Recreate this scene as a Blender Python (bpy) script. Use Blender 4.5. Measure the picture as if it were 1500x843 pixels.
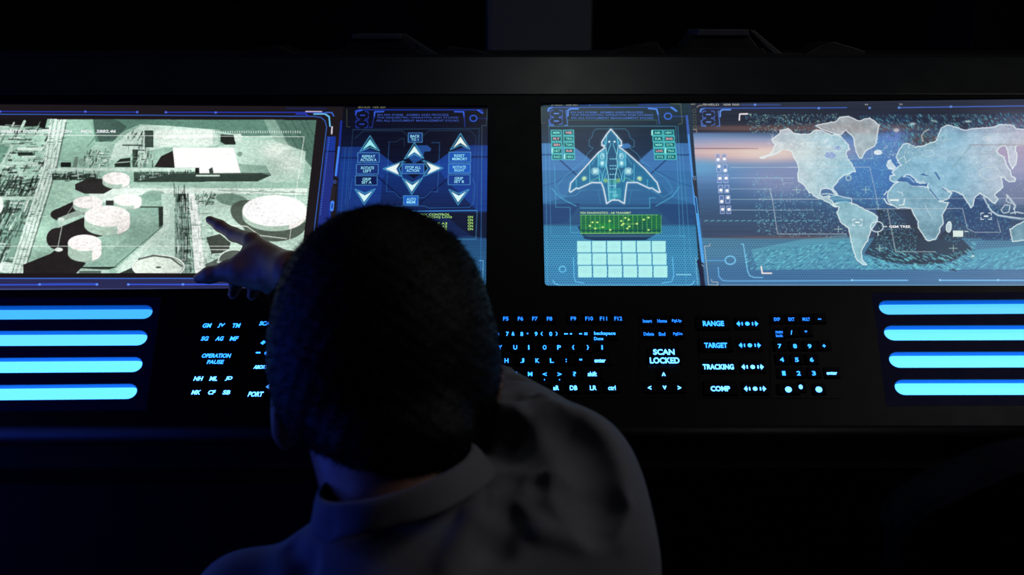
import bpy, bmesh, math, random
import numpy as np
from mathutils import Vector, Matrix

for o in list(bpy.data.objects): bpy.data.objects.remove(o)
SC = bpy.context.scene
COL = SC.collection
R = math.radians

# ---------------------------------------------------------------- camera
PITCH, CAMZ, F = R(15), 1.45, 1450.0
FW = Vector((0, math.cos(PITCH), -math.sin(PITCH)))
UP = Vector((0, math.sin(PITCH), math.cos(PITCH)))
RT = Vector((1, 0, 0))
CP = Vector((0, 0, CAMZ))
cd = bpy.data.cameras.new('camera'); cam = bpy.data.objects.new('camera', cd); COL.objects.link(cam)
cam.location = CP; cam.rotation_euler = (R(90)-PITCH, 0, 0)
cd.sensor_width = 36; cd.lens = 36*F/1500; cd.clip_start = .02
cd.dof.use_dof = True; cd.dof.focus_distance = 1.35; cd.dof.aperture_fstop = 4.5
SC.camera = cam

# ---------------------------------------------------------------- world, lamps, exposure
SC.view_settings.view_transform = 'Standard'; SC.view_settings.look = 'None'
SC.view_settings.exposure = 0; SC.view_settings.gamma = 1; SC.view_settings.use_curve_mapping = False
W = bpy.data.worlds.new('dark_room'); SC.world = W; W.use_nodes = True
W.node_tree.nodes['Background'].inputs[0].default_value = (.02, .03, .06, 1)
W.node_tree.nodes['Background'].inputs[1].default_value = .035

def area(name, loc, target, size, energy, color, size_y=None):
    l = bpy.data.lights.new(name, 'AREA'); l.energy = energy; l.color = color; l.size = size
    if size_y: l.shape = 'RECTANGLE'; l.size_y = size_y
    o = bpy.data.objects.new(name, l); COL.objects.link(o); o.location = loc
    o.rotation_euler = (Vector(target)-Vector(loc)).to_track_quat('-Z', 'Y').to_euler()
    return o
area('ceiling_lamp', (1.25, .75, 2.1), (.05, .85, 1.05), .3, 1.8, (1, .94, .92))
area('blue_room_lamp', (-2.2, 1.15, 1.7), (-.1, .8, 1.0), .5, 3.5, (.06, .12, 1))
area('blue_side_fill', (-1.45, .98, .97), (-.25, .95, 1.05), .4, 2.8, (.04, .10, 1))  # added unseen fill, strengthens the slot lights' blue on hand and shirt
area('console_lamp', (.15, 1.25, 2.6), (.1, 1.55, 1.4), .25, .5, (.92, 1, .98))
area('aisle_lamp', (.3, 1.9, 1.0), (.1, 2.6, 1.6), .4, .4, (.8, .9, 1))
# ---------------------------------------------------------------- screen artwork (computed picture content of the two displays)


class Canvas:
    """A picture surface in display units; every mark is computed, nothing is loaded."""
    def __init__(s, x0, x1, y0, y1, S=2, seed=1):
        s.x0, s.x1, s.y0, s.y1, s.S = x0, x1, y0, y1, S
        s.w, s.h = int((x1-x0)*S), int((y1-y0)*S)
        s.a = np.zeros((s.h, s.w, 3), np.float32)
        s.X, s.Y = np.meshgrid(x0+(np.arange(s.w)+.5)/S, y0+(np.arange(s.h)+.5)/S)
        s.X = s.X.astype(np.float32); s.Y = s.Y.astype(np.float32)
        s.r = random.Random(seed); s.n = np.random.RandomState(seed)
    def box(s, xa, xb, ya, yb, pad=2):
        i0 = max(0, int((xa-pad-s.x0)*s.S)); i1 = min(s.w, int((xb+pad-s.x0)*s.S)+1)
        j0 = max(0, int((ya-pad-s.y0)*s.S)); j1 = min(s.h, int((yb+pad-s.y0)*s.S)+1)
        if i1 <= i0 or j1 <= j0: return None
        return slice(j0, j1), slice(i0, i1)
    def mix(s, b, m, c):
        m = m[..., None]; c = np.asarray(c, np.float32)
        s.a[b] = s.a[b]*(1-m) + c*m
    def pmask(s, pts, b=None):
        p = np.array(pts, np.float32)
        if b is None: b = s.box(p[:, 0].min(), p[:, 0].max(), p[:, 1].min(), p[:, 1].max())
        if b is None: return None, None
        X, Y = s.X[b], s.Y[b]
        out = np.zeros(X.shape, np.float32)
        for dx, dy in ((-.17, -.06), (.06, -.17), (.17, .06), (-.06, .17)):
            ins = np.zeros(X.shape, bool); n = len(p)
            for i in range(n):
                xa, ya = p[i]; xb, yb = p[(i+1) % n]
                if ya == yb: continue
                Yq = Y+dy
                c = ((ya > Yq) != (yb > Yq)) & (X+dx < (xb-xa)*(Yq-ya)/(yb-ya)+xa)
                ins ^= c
            out += ins*.25
        return out, b
    def poly(s, pts, c, al=1.):
        m, b = s.pmask(pts)
        if b is not None: s.mix(b, m*al, c)
    def line(s, pts, w, c, al=1., closed=False):
        pts = list(pts)+([pts[0]] if closed else [])
        p = np.array(pts, np.float32)
        b = s.box(p[:, 0].min(), p[:, 0].max(), p[:, 1].min(), p[:, 1].max(), w+2)
        if b is None: return
        X, Y = s.X[b], s.Y[b]; D = np.full(X.shape, 1e9, np.float32)
        for (xa, ya), (xb, yb) in zip(p[:-1], p[1:]):
            dx, dy = xb-xa, yb-ya; L = dx*dx+dy*dy+1e-9
            t = np.clip(((X-xa)*dx+(Y-ya)*dy)/L, 0, 1)
            D = np.minimum(D, np.hypot(X-xa-t*dx, Y-ya-t*dy))
        s.mix(b, np.clip(w/2+.25-D, 0, .5)*2*al, c)
    def glow(s, pts, r, c, al):
        p = np.array(pts, np.float32)
        b = s.box(p[:, 0].min(), p[:, 0].max(), p[:, 1].min(), p[:, 1].max(), r*3)
        if b is None: return
        X, Y = s.X[b], s.Y[b]; D = np.full(X.shape, 1e9, np.float32)
        for (xa, ya), (xb, yb) in zip(p[:-1], p[1:]):
            dx, dy = xb-xa, yb-ya; L = dx*dx+dy*dy+1e-9
            t = np.clip(((X-xa)*dx+(Y-ya)*dy)/L, 0, 1)
            D = np.minimum(D, np.hypot(X-xa-t*dx, Y-ya-t*dy))
        s.mix(b, np.exp(-(D/r)**2)*al, c)
    def ell(s, cx, cy, rx, ry, c, al=1., soft=.0, ang=0.):
        R = max(rx, ry)*(1+soft*2)
        b = s.box(cx-R, cx+R, cy-R, cy+R)
        if b is None: return
        X, Y = s.X[b]-cx, s.Y[b]-cy; ca, sa = math.cos(ang), math.sin(ang)
        U, V = X*ca+Y*sa, -X*sa+Y*ca
        q = np.hypot(U/rx, V/ry)
        if soft > 0: m = np.exp(-np.maximum(0, q-.3)**2/(soft*soft+.02))
        else: m = np.clip((1-q)*min(rx, ry)*1.6+.5, 0, 1)
        s.mix(b, (m*al).astype(np.float32), c)
    def ring(s, cx, cy, rx, ry, w, c, al=1.):
        n = 40
        s.line([(cx+rx*math.cos(i*math.tau/n), cy+ry*math.sin(i*math.tau/n)) for i in range(n+1)], w, c, al)
    def rect(s, xa, ya, xb, yb, c, al=1.): s.poly([(xa, ya), (xb, ya), (xb, yb), (xa, yb)], c, al)
    def frame(s, xa, ya, xb, yb, w, c, al=1.): s.line([(xa, ya), (xb, ya), (xb, yb), (xa, yb)], w, c, al, True)
    def noise(s, sx, sy):
        gw, gh = int((s.x1-s.x0)/sx)+3, int((s.y1-s.y0)/sy)+3
        g = s.n.rand(gh, gw).astype(np.float32)
        u = (s.X-s.x0)/sx; v = (s.Y-s.y0)/sy; i = u.astype(int); j = v.astype(int)
        fu = u-i; fv = v-j; fu = fu*fu*(3-2*fu); fv = fv*fv*(3-2*fv)
        return (g[j, i]*(1-fu)+g[j, i+1]*fu)*(1-fv)+(g[j+1, i]*(1-fu)+g[j+1, i+1]*fu)*fv
    def clutter(s, pts, n, dirs, lmin, lmax, wmin, wmax, cols, al=.85):
        """small straight marks scattered inside an outline"""
        P = np.array(pts); xa, ya = P.min(0); xb, yb = P.max(0)
        def inside(x, y):
            r = False; m = len(pts)
            for i in range(m):
                (x1, y1), (x2, y2) = pts[i], pts[(i+1) % m]
                if (y1 > y) != (y2 > y) and x < (x2-x1)*(y-y1)/(y2-y1)+x1: r = not r
            return r
        k = t = 0
        while k < n and t < n*12:
            t += 1; x = s.r.uniform(xa, xb); y = s.r.uniform(ya, yb)
            if not inside(x, y): continue
            k += 1; d = s.r.choice(dirs); L = s.r.uniform(lmin, lmax); a = math.radians(d+s.r.uniform(-3, 3))
            s.line([(x, y), (x+L*math.cos(a), y-L*math.sin(a))], s.r.uniform(wmin, wmax), s.r.choice(cols), al*s.r.uniform(.5, 1))
    def hexes(s, b, p, c, al, shear=0.):
        X, Y = s.X[b], s.Y[b]; X = X-shear*(Y-400)
        rj = np.round(Y/(p*.8)); ox = (rj % 2)*.5
        dx = (X/p-ox); dx = (dx-np.round(dx))*p; dy = Y-rj*p*.8
        m = np.clip(p*.33-np.hypot(dx, dy*1.1)+.45, 0, 1)
        return m*al, c

def paint_left():
    C = Canvas(-80, 730, 140, 436, 2, 5)
    X, Y, a = C.X, C.Y, C.a
    ed = lambda y: 463.5-(y-176)*.108            # right edge of the aerial picture
    a[:] = (30, 25, 28)
    # lower strip with fine mesh
    m = ((Y > 407) & (X < 470))[..., None]; a[:] = np.where(m, (50, 50, 92), a)
    b = C.box(-80, 470, 408, 424, 0); hm, hc = C.hexes(b, 3.0, (24, 26, 58), .7); C.mix(b, hm, hc)
    # ------------- aerial picture of the tank farm
    G = C.a.copy(); C.a[:] = (152, 192, 172)
    nz = C.noise(28, 18)*.6+C.noise(9, 7)*.3+C.noise(3, 2.4)*.1
    C.a += ((nz-.5)*48)[..., None]
    C.poly([(128, 172), (470, 172), (470, 196), (360, 200), (320, 192), (240, 184), (205, 182), (178, 194), (165, 208), (140, 208), (136, 190)], (92, 136, 118))
    C.poly([(135, 172), (172, 176), (186, 186), (168, 205), (146, 208), (136, 186)], (66, 92, 84), .8)
    C.poly([(392, 172), (470, 172), (470, 262), (440, 225), (414, 205), (398, 190)], (80, 118, 104))
    C.poly([(386, 174), (404, 174), (424, 214), (410, 214), (396, 198)], (134, 170, 152), .8)
    for x in (402, 412, 425, 438, 446): C.line([(x, 172), (x+26, 222)], 1.2, (52, 78, 70), .55)
    C.poly([(168, 212), (186, 196), (206, 184), (240, 184), (315, 190), (322, 212), (300, 216), (240, 216), (200, 226), (160, 236)], (190, 216, 202))
    C.poly([(318, 216), (350, 206), (400, 206), (448, 222), (444, 262), (400, 268), (352, 254)], (178, 208, 192), .9)
    C.ell(405, 222, 26, 16, (226, 236, 224), .8, .5); C.ell(425, 240, 22, 16, (220, 232, 220), .7, .5)
    C.poly([(98, 172), (136, 172), (140, 210), (118, 240), (84, 244)], (140, 186, 164), .8)
    C.line([(128, 215), (140, 200), (150, 192)], 2, (90, 124, 108), .6)
    # upper-left plant
    pl = [(-80, 176), (62, 180), (76, 182), (64, 246), (52, 300), (-80, 300)]
    C.poly([(-80, 172), (70, 172), (66, 188), (-80, 180)], (34, 34, 34))
    C.poly([(-80, 210), (14, 214), (2, 240), (-80, 262)], (100, 150, 128), .9)
    dk, lt = [(30, 36, 34), (48, 62, 56), (70, 94, 84)], [(196, 222, 208), (164, 200, 182), (222, 236, 226), (120, 160, 140)]
    C.clutter([(-80, 182), (72, 184), (62, 246), (50, 296), (-80, 296)], 520, [0, 0, 0, 62], 3, 20, .8, 3, dk+lt)
    C.clutter([(-10, 260), (60, 262), (48, 300), (-10, 300)], 150, [0, 65, 65], 3, 12, .8, 3, dk)
    C.rect(26, 216, 62, 221, (196, 220, 206)); C.rect(26, 223, 48, 228, (44, 56, 50)); C.rect(10, 238, 56, 241, (178, 208, 192))
    C.poly([(-80, 213), (12, 214), (0, 242), (-80, 262)], (104, 152, 132), .75)
    C.line([(-10, 262), (18, 214)], 3, (176, 206, 190)); C.line([(30, 190), (36, 178)], 4, (170, 200, 184))
    # lower-left plant
    C.poly([(-80, 292), (58, 290), (44, 330), (8, 402), (-80, 402)], (120, 160, 142))
    C.clutter([(-80, 296), (54, 294), (40, 326), (4, 400), (-80, 400)], 460, [66, 66, 68, 0], 4, 22, .8, 3.2, dk+dk+lt)
    C.rect(-80, 288, 55, 293, (176, 206, 190)); C.ell(-4, 300, 9, 14, (220, 232, 224))
    C.ell(8, 392, 12, 8, (214, 230, 220), .8)
    # diagonal pipe rack
    rk = [(74, 172), (100, 172), (88, 214), (84, 244), (36, 402), (13, 402), (64, 244)]
    C.poly(rk, (188, 214, 200))
    for k in range(8):
        t = k/7; C.line([(75+t*24, 172), (65+t*19, 244), (14+t*21, 402)], .8, (94, 128, 112) if k % 2 else (228, 238, 230), .8)
    C.clutter(rk, 170, [68, 0], 3, 9, .7, 1.6, [(70, 96, 84), (232, 240, 234)], .7)
    C.line([(97, 180), (82, 250), (40, 385)], 2, (66, 90, 80), .6)
    C.poly([(88, 258), (120, 262), (70, 340), (44, 402), (36, 402), (84, 250)], (160, 204, 180), .55)
    # horizontal rack
    C.rect(70, 246.5, 292, 251, (186, 212, 198)); C.rect(76, 251, 150, 254, (140, 178, 160))
    C.rect(76, 254.5, 140, 264, (50, 66, 58)); C.rect(196, 252, 300, 267, (64, 84, 74))
    C.clutter([(76, 253), (150, 253), (150, 266), (76, 266)], 70, [0, 90], 2, 9, .7, 1.8, dk+lt[:2]); C.clutter([(198, 253), (296, 253), (296, 266), (198, 266)], 120, [0, 0, 90], 2, 10, .7, 1.6, dk+lt)
    C.clutter([(270, 246), (288, 246), (288, 264), (270, 264)], 36, [90], 4, 14, .8, 1.4, lt+dk[:1])
    C.rect(74, 246.5, 292, 249, (194, 218, 204))
    # dark units along the rack
    C.rect(89, 238, 104, 245, (38, 42, 40)); C.poly([(106, 245), (110, 230), (115, 230), (113, 245)], (108, 134, 120))
    C.rect(116, 232, 124, 244, (130, 164, 146)); C.clutter([(124, 226), (158, 222), (158, 246), (122, 246)], 100, [90, 0, 60], 2, 8, .7, 2, dk+lt)
    C.poly([(168, 240), (176, 233), (191, 231), (191, 245), (168, 245)], (48, 58, 52)); C.line([(168, 239), (190, 237)], 1.2, (186, 208, 196))
    C.rect(194, 219, 202, 245, (62, 80, 70)); C.rect(203, 226, 209, 246, (168, 196, 180)); C.rect(210, 216, 218, 240, (190, 212, 200))
    C.clutter([(186, 196), (210, 194), (208, 244), (190, 244)], 70, [90, 0, 60], 3, 10, .7, 2, dk+lt)
    C.line([(180, 213), (208, 213)], 2, (70, 86, 78)); C.rect(212, 192, 224, 216, (66, 84, 76))
    C.line([(212, 192), (224, 192), (224, 216)], 1.2, (40, 50, 46)); C.clutter([(208, 224), (224, 224), (224, 245), (208, 245)], 24, [90], 3, 12, .8, 1.8, dk+lt)
    # sheds
    C.poly([(226, 190), (314, 190), (322, 212), (230, 214)], (204, 220, 208)); C.line([(228, 200), (318, 200)], 6, (222, 232, 222), .6)
    C.rect(312, 190, 322, 212, (150, 184, 168), .6)
    C.poly([(323, 197), (345, 198), (345, 212), (330, 212), (323, 208)], (44, 50, 46)); C.poly([(342, 196), (353, 196), (356, 207), (344, 207)], (192, 214, 200))
    C.poly([(226, 245), (236, 229), (253, 221), (257, 246)], (48, 44, 44))
    C.poly([(200, 266), (256, 254), (398, 253), (397, 257), (377, 266)], (56, 72, 64)); C.poly([(288, 253), (351, 253), (398, 252), (392, 243), (350, 240)], (118, 154, 136), .7)
    C.poly([(352, 244), (392, 242), (399, 256), (394, 257)], (128, 166, 148), .6); C.line([(391, 243), (398, 256)], 1.4, (206, 224, 212))
    C.poly([(253, 216.5), (342, 216.5), (352.5, 253.5), (292, 254), (290, 246), (256, 246)], (240, 234, 230))
    C.line([(254, 226), (344, 226)], .8, (222, 222, 214), .6); C.poly([(306, 248), (311, 245), (313, 254), (307, 254)], (60, 70, 64))
    C.rect(286, 246, 292, 255, (40, 42, 40)); C.line([(288, 257.5), (321, 257.5)], 2.4, (190, 210, 198))
    C.ell(351, 226, 4, 3.6, (108, 138, 122), .8)
    # roads
    C.poly([(120, 268), (200, 270), (320, 276), (450, 276), (450, 286), (330, 284), (220, 284), (180, 290), (140, 300)], (216, 230, 220), .85)
    C.line([(320, 279), (450, 283)], 1.2, (100, 130, 114), .6); C.clutter([(320, 276), (448, 278), (448, 286), (320, 284)], 40, [0], 2, 9, .7, 1.6, [(108, 138, 120), (232, 240, 234)], .6)
    C.rect(190, 268, 455, 276, (146, 186, 166), .7); C.ell(226, 287, 17, 8, (122, 162, 144), .8)
    C.poly([(290, 286), (450, 288), (450, 400), (300, 402)], (186, 214, 198), .75)
    # right of the yard : racks
    C.poly([(236, 284), (256, 284), (256, 402), (168, 402), (238, 332)], (182, 212, 196), .9)
    C.rect(256, 284, 276, 402, (128, 158, 144)); C.rect(258, 284, 276, 296, (44, 54, 50))
    C.clutter([(255, 286), (277, 286), (284, 402), (258, 402)], 230, [90, 90, 90, 0], 4, 22, .7, 1.7, dk+dk+lt, .8)
    C.poly([(276, 284), (285, 284), (293, 320), (300, 402), (286, 402), (280, 330)], (226, 234, 228))
    C.clutter([(277, 300), (292, 300), (304, 402), (284, 402)], 90, [92, 97, 0], 4, 16, .7, 1.6, [(120, 146, 132), (240, 242, 238)], .7)
    C.clutter([(284, 286), (312, 286), (312, 302), (284, 302)], 80, [90, 60, 0], 2, 8, .7, 1.8, dk+lt)
    C.clutter([(292, 326), (312, 330), (318, 398), (300, 398)], 90, [92, 0], 3, 14, .7, 1.4, lt+[(80, 100, 90)], .8)
    # containment yard
    C.poly([(190, 306), (206, 303), (238, 303), (238, 332), (170, 390), (118, 390), (150, 380), (190, 344)], (138, 178, 160))
    C.ell(212, 322, 20, 12, (160, 196, 178), .6, .5)
    C.poly([(232, 303), (239, 303), (239, 330), (233, 334)], (52, 62, 56)); C.line([(206, 303.5), (238, 303.5)], 2, (60, 74, 66))
    C.line([(238, 332), (168, 391)], .9, (70, 92, 82)); C.poly([(239, 304), (248, 304), (248, 332), (186, 396), (168, 396), (239, 334)], (200, 222, 208), .7)
    C.poly([(116, 391), (172, 391), (160, 395), (116, 395)], (50, 62, 56)); C.poly([(88, 398), (116, 393), (160, 396), (160, 402), (88, 402)], (176, 204, 190), .8)
    C.rect(116, 397, 148, 402, (90, 112, 100)); C.poly([(172, 402), (194, 392), (200, 402)], (56, 66, 60))
    # shadows cast in the aerial picture
    sd = (48, 44, 44)
    C.poly([(110, 270), (128, 262), (150, 262), (166, 276), (152, 284), (124, 284), (110, 278)], sd, .95)
    C.ell(90, 314.5, 16, 9, sd); C.poly([(80, 308), (108, 295), (124, 314), (92, 323)], sd); C.rect(155, 294, 168, 301, sd, .9)
    C.ell(84, 350, 16, 16, sd); C.poly([(86, 334), (124, 318), (150, 346), (120, 352), (104, 368), (80, 366)], sd)
    C.poly([(34, 402), (34, 388), (74, 372), (102, 350), (108, 376), (126, 386), (110, 402)], sd)
    C.poly([(84, 320), (124, 304), (122, 316), (86, 334)], (176, 208, 190), .75)
    C.line([(93, 320), (84, 366)], 1.4, (176, 190, 180), .8); C.ell(90, 322, 5, 3, (196, 214, 202)); C.ell(86, 366, 6, 3, (214, 226, 218)); C.line([(108, 300), (96, 318)], 1, (200, 214, 204), .6)
    C.ell(340, 293, 24, 9, (112, 146, 128), .95, 0, .15)
    C.ell(376, 318, 40, 22, (84, 96, 84), .96, 0, .35); C.ell(402, 330, 46, 24, (84, 96, 84), .96)
    C.poly([(302, 348), (322, 343), (338, 356), (334, 370), (310, 372)], (70, 78, 70)); C.poly([(300, 388), (334, 372), (350, 402), (306, 402)], (74, 84, 78), .8)
    # tanks
    def tank(cx, cy, rx, ry, h, top=(238, 232, 228), seam=0):
        n = 40; lo = [(cx+rx*math.cos(t*math.pi/n), cy+h+ry*math.sin(t*math.pi/n)) for t in range(n+1)]
        C.poly([(cx+rx, cy)]+lo+[(cx-rx, cy)], (168, 196, 178))
        C.poly([(cx+rx, cy)]+[q for q in lo if q[0] > cx+rx*.45]+[(cx+rx*.45, cy)], (236, 230, 224))
        C.line(lo, .8, (122, 146, 132), .6)
        C.ell(cx, cy, rx, ry, top)
        for _ in range(int(rx/3)):
            C.ell(cx+C.r.uniform(-.6, .6)*rx, cy+C.r.uniform(-.5, .5)*ry, 1.1, .6, (196, 192, 184), .6)
    tank(170, 261.5, 20, 9, 6); tank(187, 293, 20.5, 9, 6); tank(128.5, 296.5, 21.5, 9, 6.5)
    tank(157, 317, 33.5, 15.5, 13); tank(124, 356, 24.5, 12, 16); tank(402, 309, 47, 23, 7, (250, 246, 240))
    C.ell(232, 391, 39, 18, (150, 172, 158)); C.ell(231, 392, 36, 15.5, (206, 220, 206)); C.ring(232, 391, 38, 17, 1.6, (232, 238, 232)); C.line([(203, 380), (225, 374.5), (250, 378), (266, 390)], 2.4, (64, 72, 66), .8)
    C.ell(232, 392, 4, 1.5, (80, 96, 86)); C.ell(343, 382, 22, 16, (92, 104, 96)); C.ring(343, 382, 23, 16, 2, (206, 222, 210)); C.line([(318, 384), (350, 384)], 1.6, (200, 216, 206)); C.line([(300, 366), (345, 366)], 1.4, (216, 228, 218), .8)
    C.line([(338, 330), (362, 332), (380, 345), (420, 350)], 1.4, (226, 234, 226), .8)
    # superimposed guide marks
    w = (236, 240, 236)
    C.line([(-80, 197), (445.5, 200.5), (424, 352)], 1., w, .75); C.line([(-80, 361), (424, 361)], 1.1, w, .65)
    for i in range(62):
        x = 232+i*3.4; C.line([(x, 192.2), (x, 194.8)], 1.1, w, .75)
    C.line([(68, 252), (392, 255)], .5, w, .2)
    # picture sits inside its slanted edge
    pic = ((X < ed(Y)) & (Y > 174.5+np.clip(X, 0, 500)*.003) & (Y < 400.3)).astype(np.float32)[..., None]
    gy = C.a.mean(-1, keepdims=True); art = gy+(C.a-gy)*.8; art = np.clip((art-128)*1.12+129, 14, 255)
    art = art*(1+(C.noise(6, 1.6)[..., None]-.5)*.08+(C.noise(2.2, 1.8)[..., None]-.5)*.16+(C.noise(70, 50)[..., None]-.5)*.22)
    C.a[:] = G*(1-pic)+art*pic
    # ------------- blue frame round the picture
    B1, B2, B3 = (42, 62, 200), (58, 108, 212), (110, 200, 250)
    C.line([(-80, 163), (201, 164.4)], 1.3, B1); C.line([(242, 164.6), (479, 164.8)], 1.3, B1)
    for x, y in ((0, 163.5), (125, 163.6), (201, 164.3), (243, 164.6), (316, 165)): C.ell(x, y, 1.9, 1.6, (84, 112, 240))
    C.line([(-80, 166.8), (460, 170.6), (470, 172), (476, 177), (478.5, 186), (461, 330), (456, 400)], 1.3, B2, .9)
    C.line([(434, 167), (448, 167), (452, 170.5)], 1.8, B1); C.line([(460, 167), (476, 167), (482, 171), (483.5, 185)], 2.2, B3); C.line([(478, 164.8), (486, 165), (489, 170)], 1.8, B2)
    C.line([(448, 163.4), (471, 163.6)], 1.6, (214, 196, 220)); C.line([(486.4, 186), (485.8, 196)], 2.2, (214, 206, 224)); C.line([(420, 159), (478, 159.5)], 2.4, (24, 36, 92), .7)
    C.line([(-80, 408.2), (452, 408.2)], 1.3, (64, 118, 220)); C.line([(-80, 418), (58, 417.3), (143, 417), ], 2, (54, 84, 214)); C.line([(187, 417), (455, 417)], 2, (54, 84, 214)); C.line([(60, 415.4), (142, 415.4)], 1, (48, 70, 170))
    for x in (58, 142, 188, 268): C.ell(x, 417, 2, 1.7, (98, 148, 255))
    C.line([(-80, 424), (470, 423.3)], 1.2, (88, 104, 160), .8)
    # narrow blue column
    C.poly([(479, 200), (492, 200), (478, 421), (456, 421)], (26, 54, 150)); C.poly([(479, 223), (491, 223), (480, 330), (466, 330)], (34, 48, 128))
    C.line([(477.5, 222), (492, 222)], 1.2, (10, 14, 40)); C.line([(500, 178), (494, 258)], 3.2, (28, 46, 150)); C.line([(496.5, 216), (491.8, 257)], 3, (70, 134, 240)); C.ring(490.5, 266.5, 1.8, 2.2, .9, (70, 100, 190))
    C.line([(489, 275), (486.4, 295)], 6, (38, 34, 36)); C.line([(487, 297), (486, 307)], 5.5, (70, 134, 240)); C.line([(486.8, 299), (486.2, 305)], 2, (30, 60, 150))
    for i in range(34):
        y = 202+i*3.4; C.ell(482-(y-202)*.115, y, .9, .7, (96, 140, 220), .8)
    # ------------- control menu background
    x0 = lambda y: 503-(y-155)*.07
    reg = ((X > x0(Y)) & (X < 715)).astype(np.float32)
    def grad(stops):
        ys = [q[0] for q in stops]; return np.stack([np.interp(Y, ys, [q[1][k] for q in stops]) for k in range(3)], -1)
    g = grad([(150, (20, 20, 24)), (180, (16, 18, 40)), (215, (17, 25, 58)), (240, (24, 62, 140)), (275, (26, 52, 122)), (310, (24, 40, 88)), (345, (26, 48, 100)), (352, (52, 108, 160)), (425, (66, 140, 190))])
    g = g*np.array([.8, .84, .86]); C.a[:] = C.a*(1-reg[..., None])+g*reg[..., None]
    C.poly([(500, 215), (528, 215), (556, 224), (577, 240), (560, 262), (556, 310), (494, 310)], (28, 62, 144), .7)
    C.poly([(716, 213), (686, 213), (656, 225), (636, 240), (652, 262), (700, 310), (716, 310)], (28, 68, 160), .7)
    C.poly([(556, 224), (577, 240), (606, 262), (636, 240), (656, 225), (676, 213), (660, 190), (545, 190), (536, 214)], (12, 14, 34), .85)
    C.poly([(610, 213), (626, 213), (632, 218), (630, 222), (622, 222), (618, 234), (606, 240), (596, 228)], (40, 90, 170), .8)
    for q in ([(500, 231.5), (522, 231.5), (600, 300)], [(716, 230), (692, 230), (610, 302)]): C.line(q, 2, (12, 20, 60), .75)
    b = C.box(494, 715, 352, 425, 0); hm, hc = C.hexes(b, 3.6, (22, 46, 84), .85); hm = hm*(C.X[b] > 490); C.mix(b, hm, hc)
    b = C.box(560, 715, 335, 352, 0); hm, hc = C.hexes(b, 3.6, (22, 36, 80), .4); C.mix(b, hm, hc)
    C.poly([(500, 312), (716, 312), (716, 350), (690, 346), (668, 330), (650, 312)], (14, 18, 40), .75); C.poly([(560, 312), (652, 312), (672, 332), (690, 344), (660, 352), (560, 352)], (20, 34, 74), .5)
    L = (52, 120, 190); D = (50, 96, 130)
    C.line([(520, 163), (526, 161), (706, 161), (707, 166)], 1.6, (30, 56, 170)); C.line([(521, 168), (522, 163), (530, 161.6)], 2, (50, 90, 220)); C.line([(548, 172), (549, 164), (562, 163.6)], 2, (54, 96, 230)); C.line([(666, 163.6), (679, 164), (680, 172)], 2, (54, 96, 230)); C.line([(700, 161.5), (707, 166)], 2, (54, 96, 230))
    C.ring(693.5, 173.5, 5, 4.4, 1.6, (44, 90, 220)); C.line([(700, 173.5), (716, 174)], 1, (30, 50, 130))
    C.line([(548, 170), (545, 187), (541, 187)], 1.1, (34, 54, 150)); C.line([(680, 170), (681, 186)], 1.1, (34, 54, 150))
    for (cx, cy) in ((531, 169), (530, 182)):
        for sx in (-1, 1):
            for sy in (-1, 1): C.line([(cx+sx*9, cy+sy*1.5), (cx+sx*8, cy+sy*5), (cx+sx*4, cy+sy*5.6)], 1.3, (32, 56, 160))
        C.line([(cx-3, cy), (cx+3, cy)], 1.8, (38, 66, 180))
    C.line([(508, 160), (508, 186), (513, 186)], .9, (66, 74, 48)); C.line([(714, 155), (712.5, 184), (706, 184), (705, 300)], .9, (70, 96, 110), .8)
    C.line([(517, 190), (702, 188.5), (698, 312)], 1., D, .6); C.line([(517, 190), (507, 330)], .9, D, .5)
    C.line([(520, 203), (532, 192), (590, 192), (596, 199)], .9, D, .5); C.line([(620, 199), (628, 192), (688, 191), (697, 200), (692, 300)], .9, D, .5)
    C.line([(506, 216), (498, 330)], .8, L, .5); C.line([(512, 216), (506, 300)], .8, L, .5); C.line([(706, 214), (704, 420)], .9, L, .8)
    C.line([(570, 208), (566, 281), (577, 281), (586, 290), (622, 290), (632, 281), (641, 281), (644, 209), (632, 209)], .9, L, .6)
    C.line([(570, 208), (580, 208), (588, 203), (592, 203), (592, 215)], .8, D, .5)
    C.line([(692, 262), (696, 270), (694, 297), (688, 304), (628, 305), (622, 302), (576, 302)], .9, L, .7); C.line([(516, 262), (512, 292)], .9, L, .6)
    C.line([(573, 310), (698, 308.6)], 1.5, (62, 140, 220)); C.line([(660, 351), (697, 350.5), (699, 309)], 1., (72, 150, 190), .7)
    C.line([(702, 382), (708, 382), (707, 411)], 1.1, (110, 190, 230), .8)
    def darts(P, O, col=(232, 246, 244)):
        C.glow(P+[P[0]], 2.4, (60, 170, 210), .3); C.line(O, 1.2, (74, 158, 200), .95, True); C.poly(P, col)
    def updart(cx, ty, sx=10.8, h=15, mid=9):
        P = [(cx, ty), (cx+sx, ty+h), (cx, ty+mid), (cx-sx, ty+h+.4)]; O = [(cx, ty-5), (cx+sx+3, ty+h+2.2), (cx, ty+mid+3.2), (cx-sx-4, ty+h+3)]; return P, O
    for cx, ty, col in ((542, 204, (150, 232, 240)), (607, 214, (224, 248, 244)), (674.5, 200.5, (232, 246, 240))): darts(*updart(cx, ty, h=16 if cx > 600 else 15), col)
    def dndart(cx, ty, sx=11, h=16, mid=9.5):
        P = [(cx-1, ty), (cx+sx, ty-h), (cx, ty-mid), (cx-sx, ty-h+.4)]; O = [(cx-1, ty+4), (cx+sx+4, ty-h-3), (cx, ty-mid-3.2), (cx-sx-3.5, ty-h-2.6)]; return P, O
    for cx, ty, h in ((534.5, 296, 16), (604, 281, 17), (672, 296.5, 16)): darts(*dndart(cx, ty, h=h), (214, 246, 246))
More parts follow.
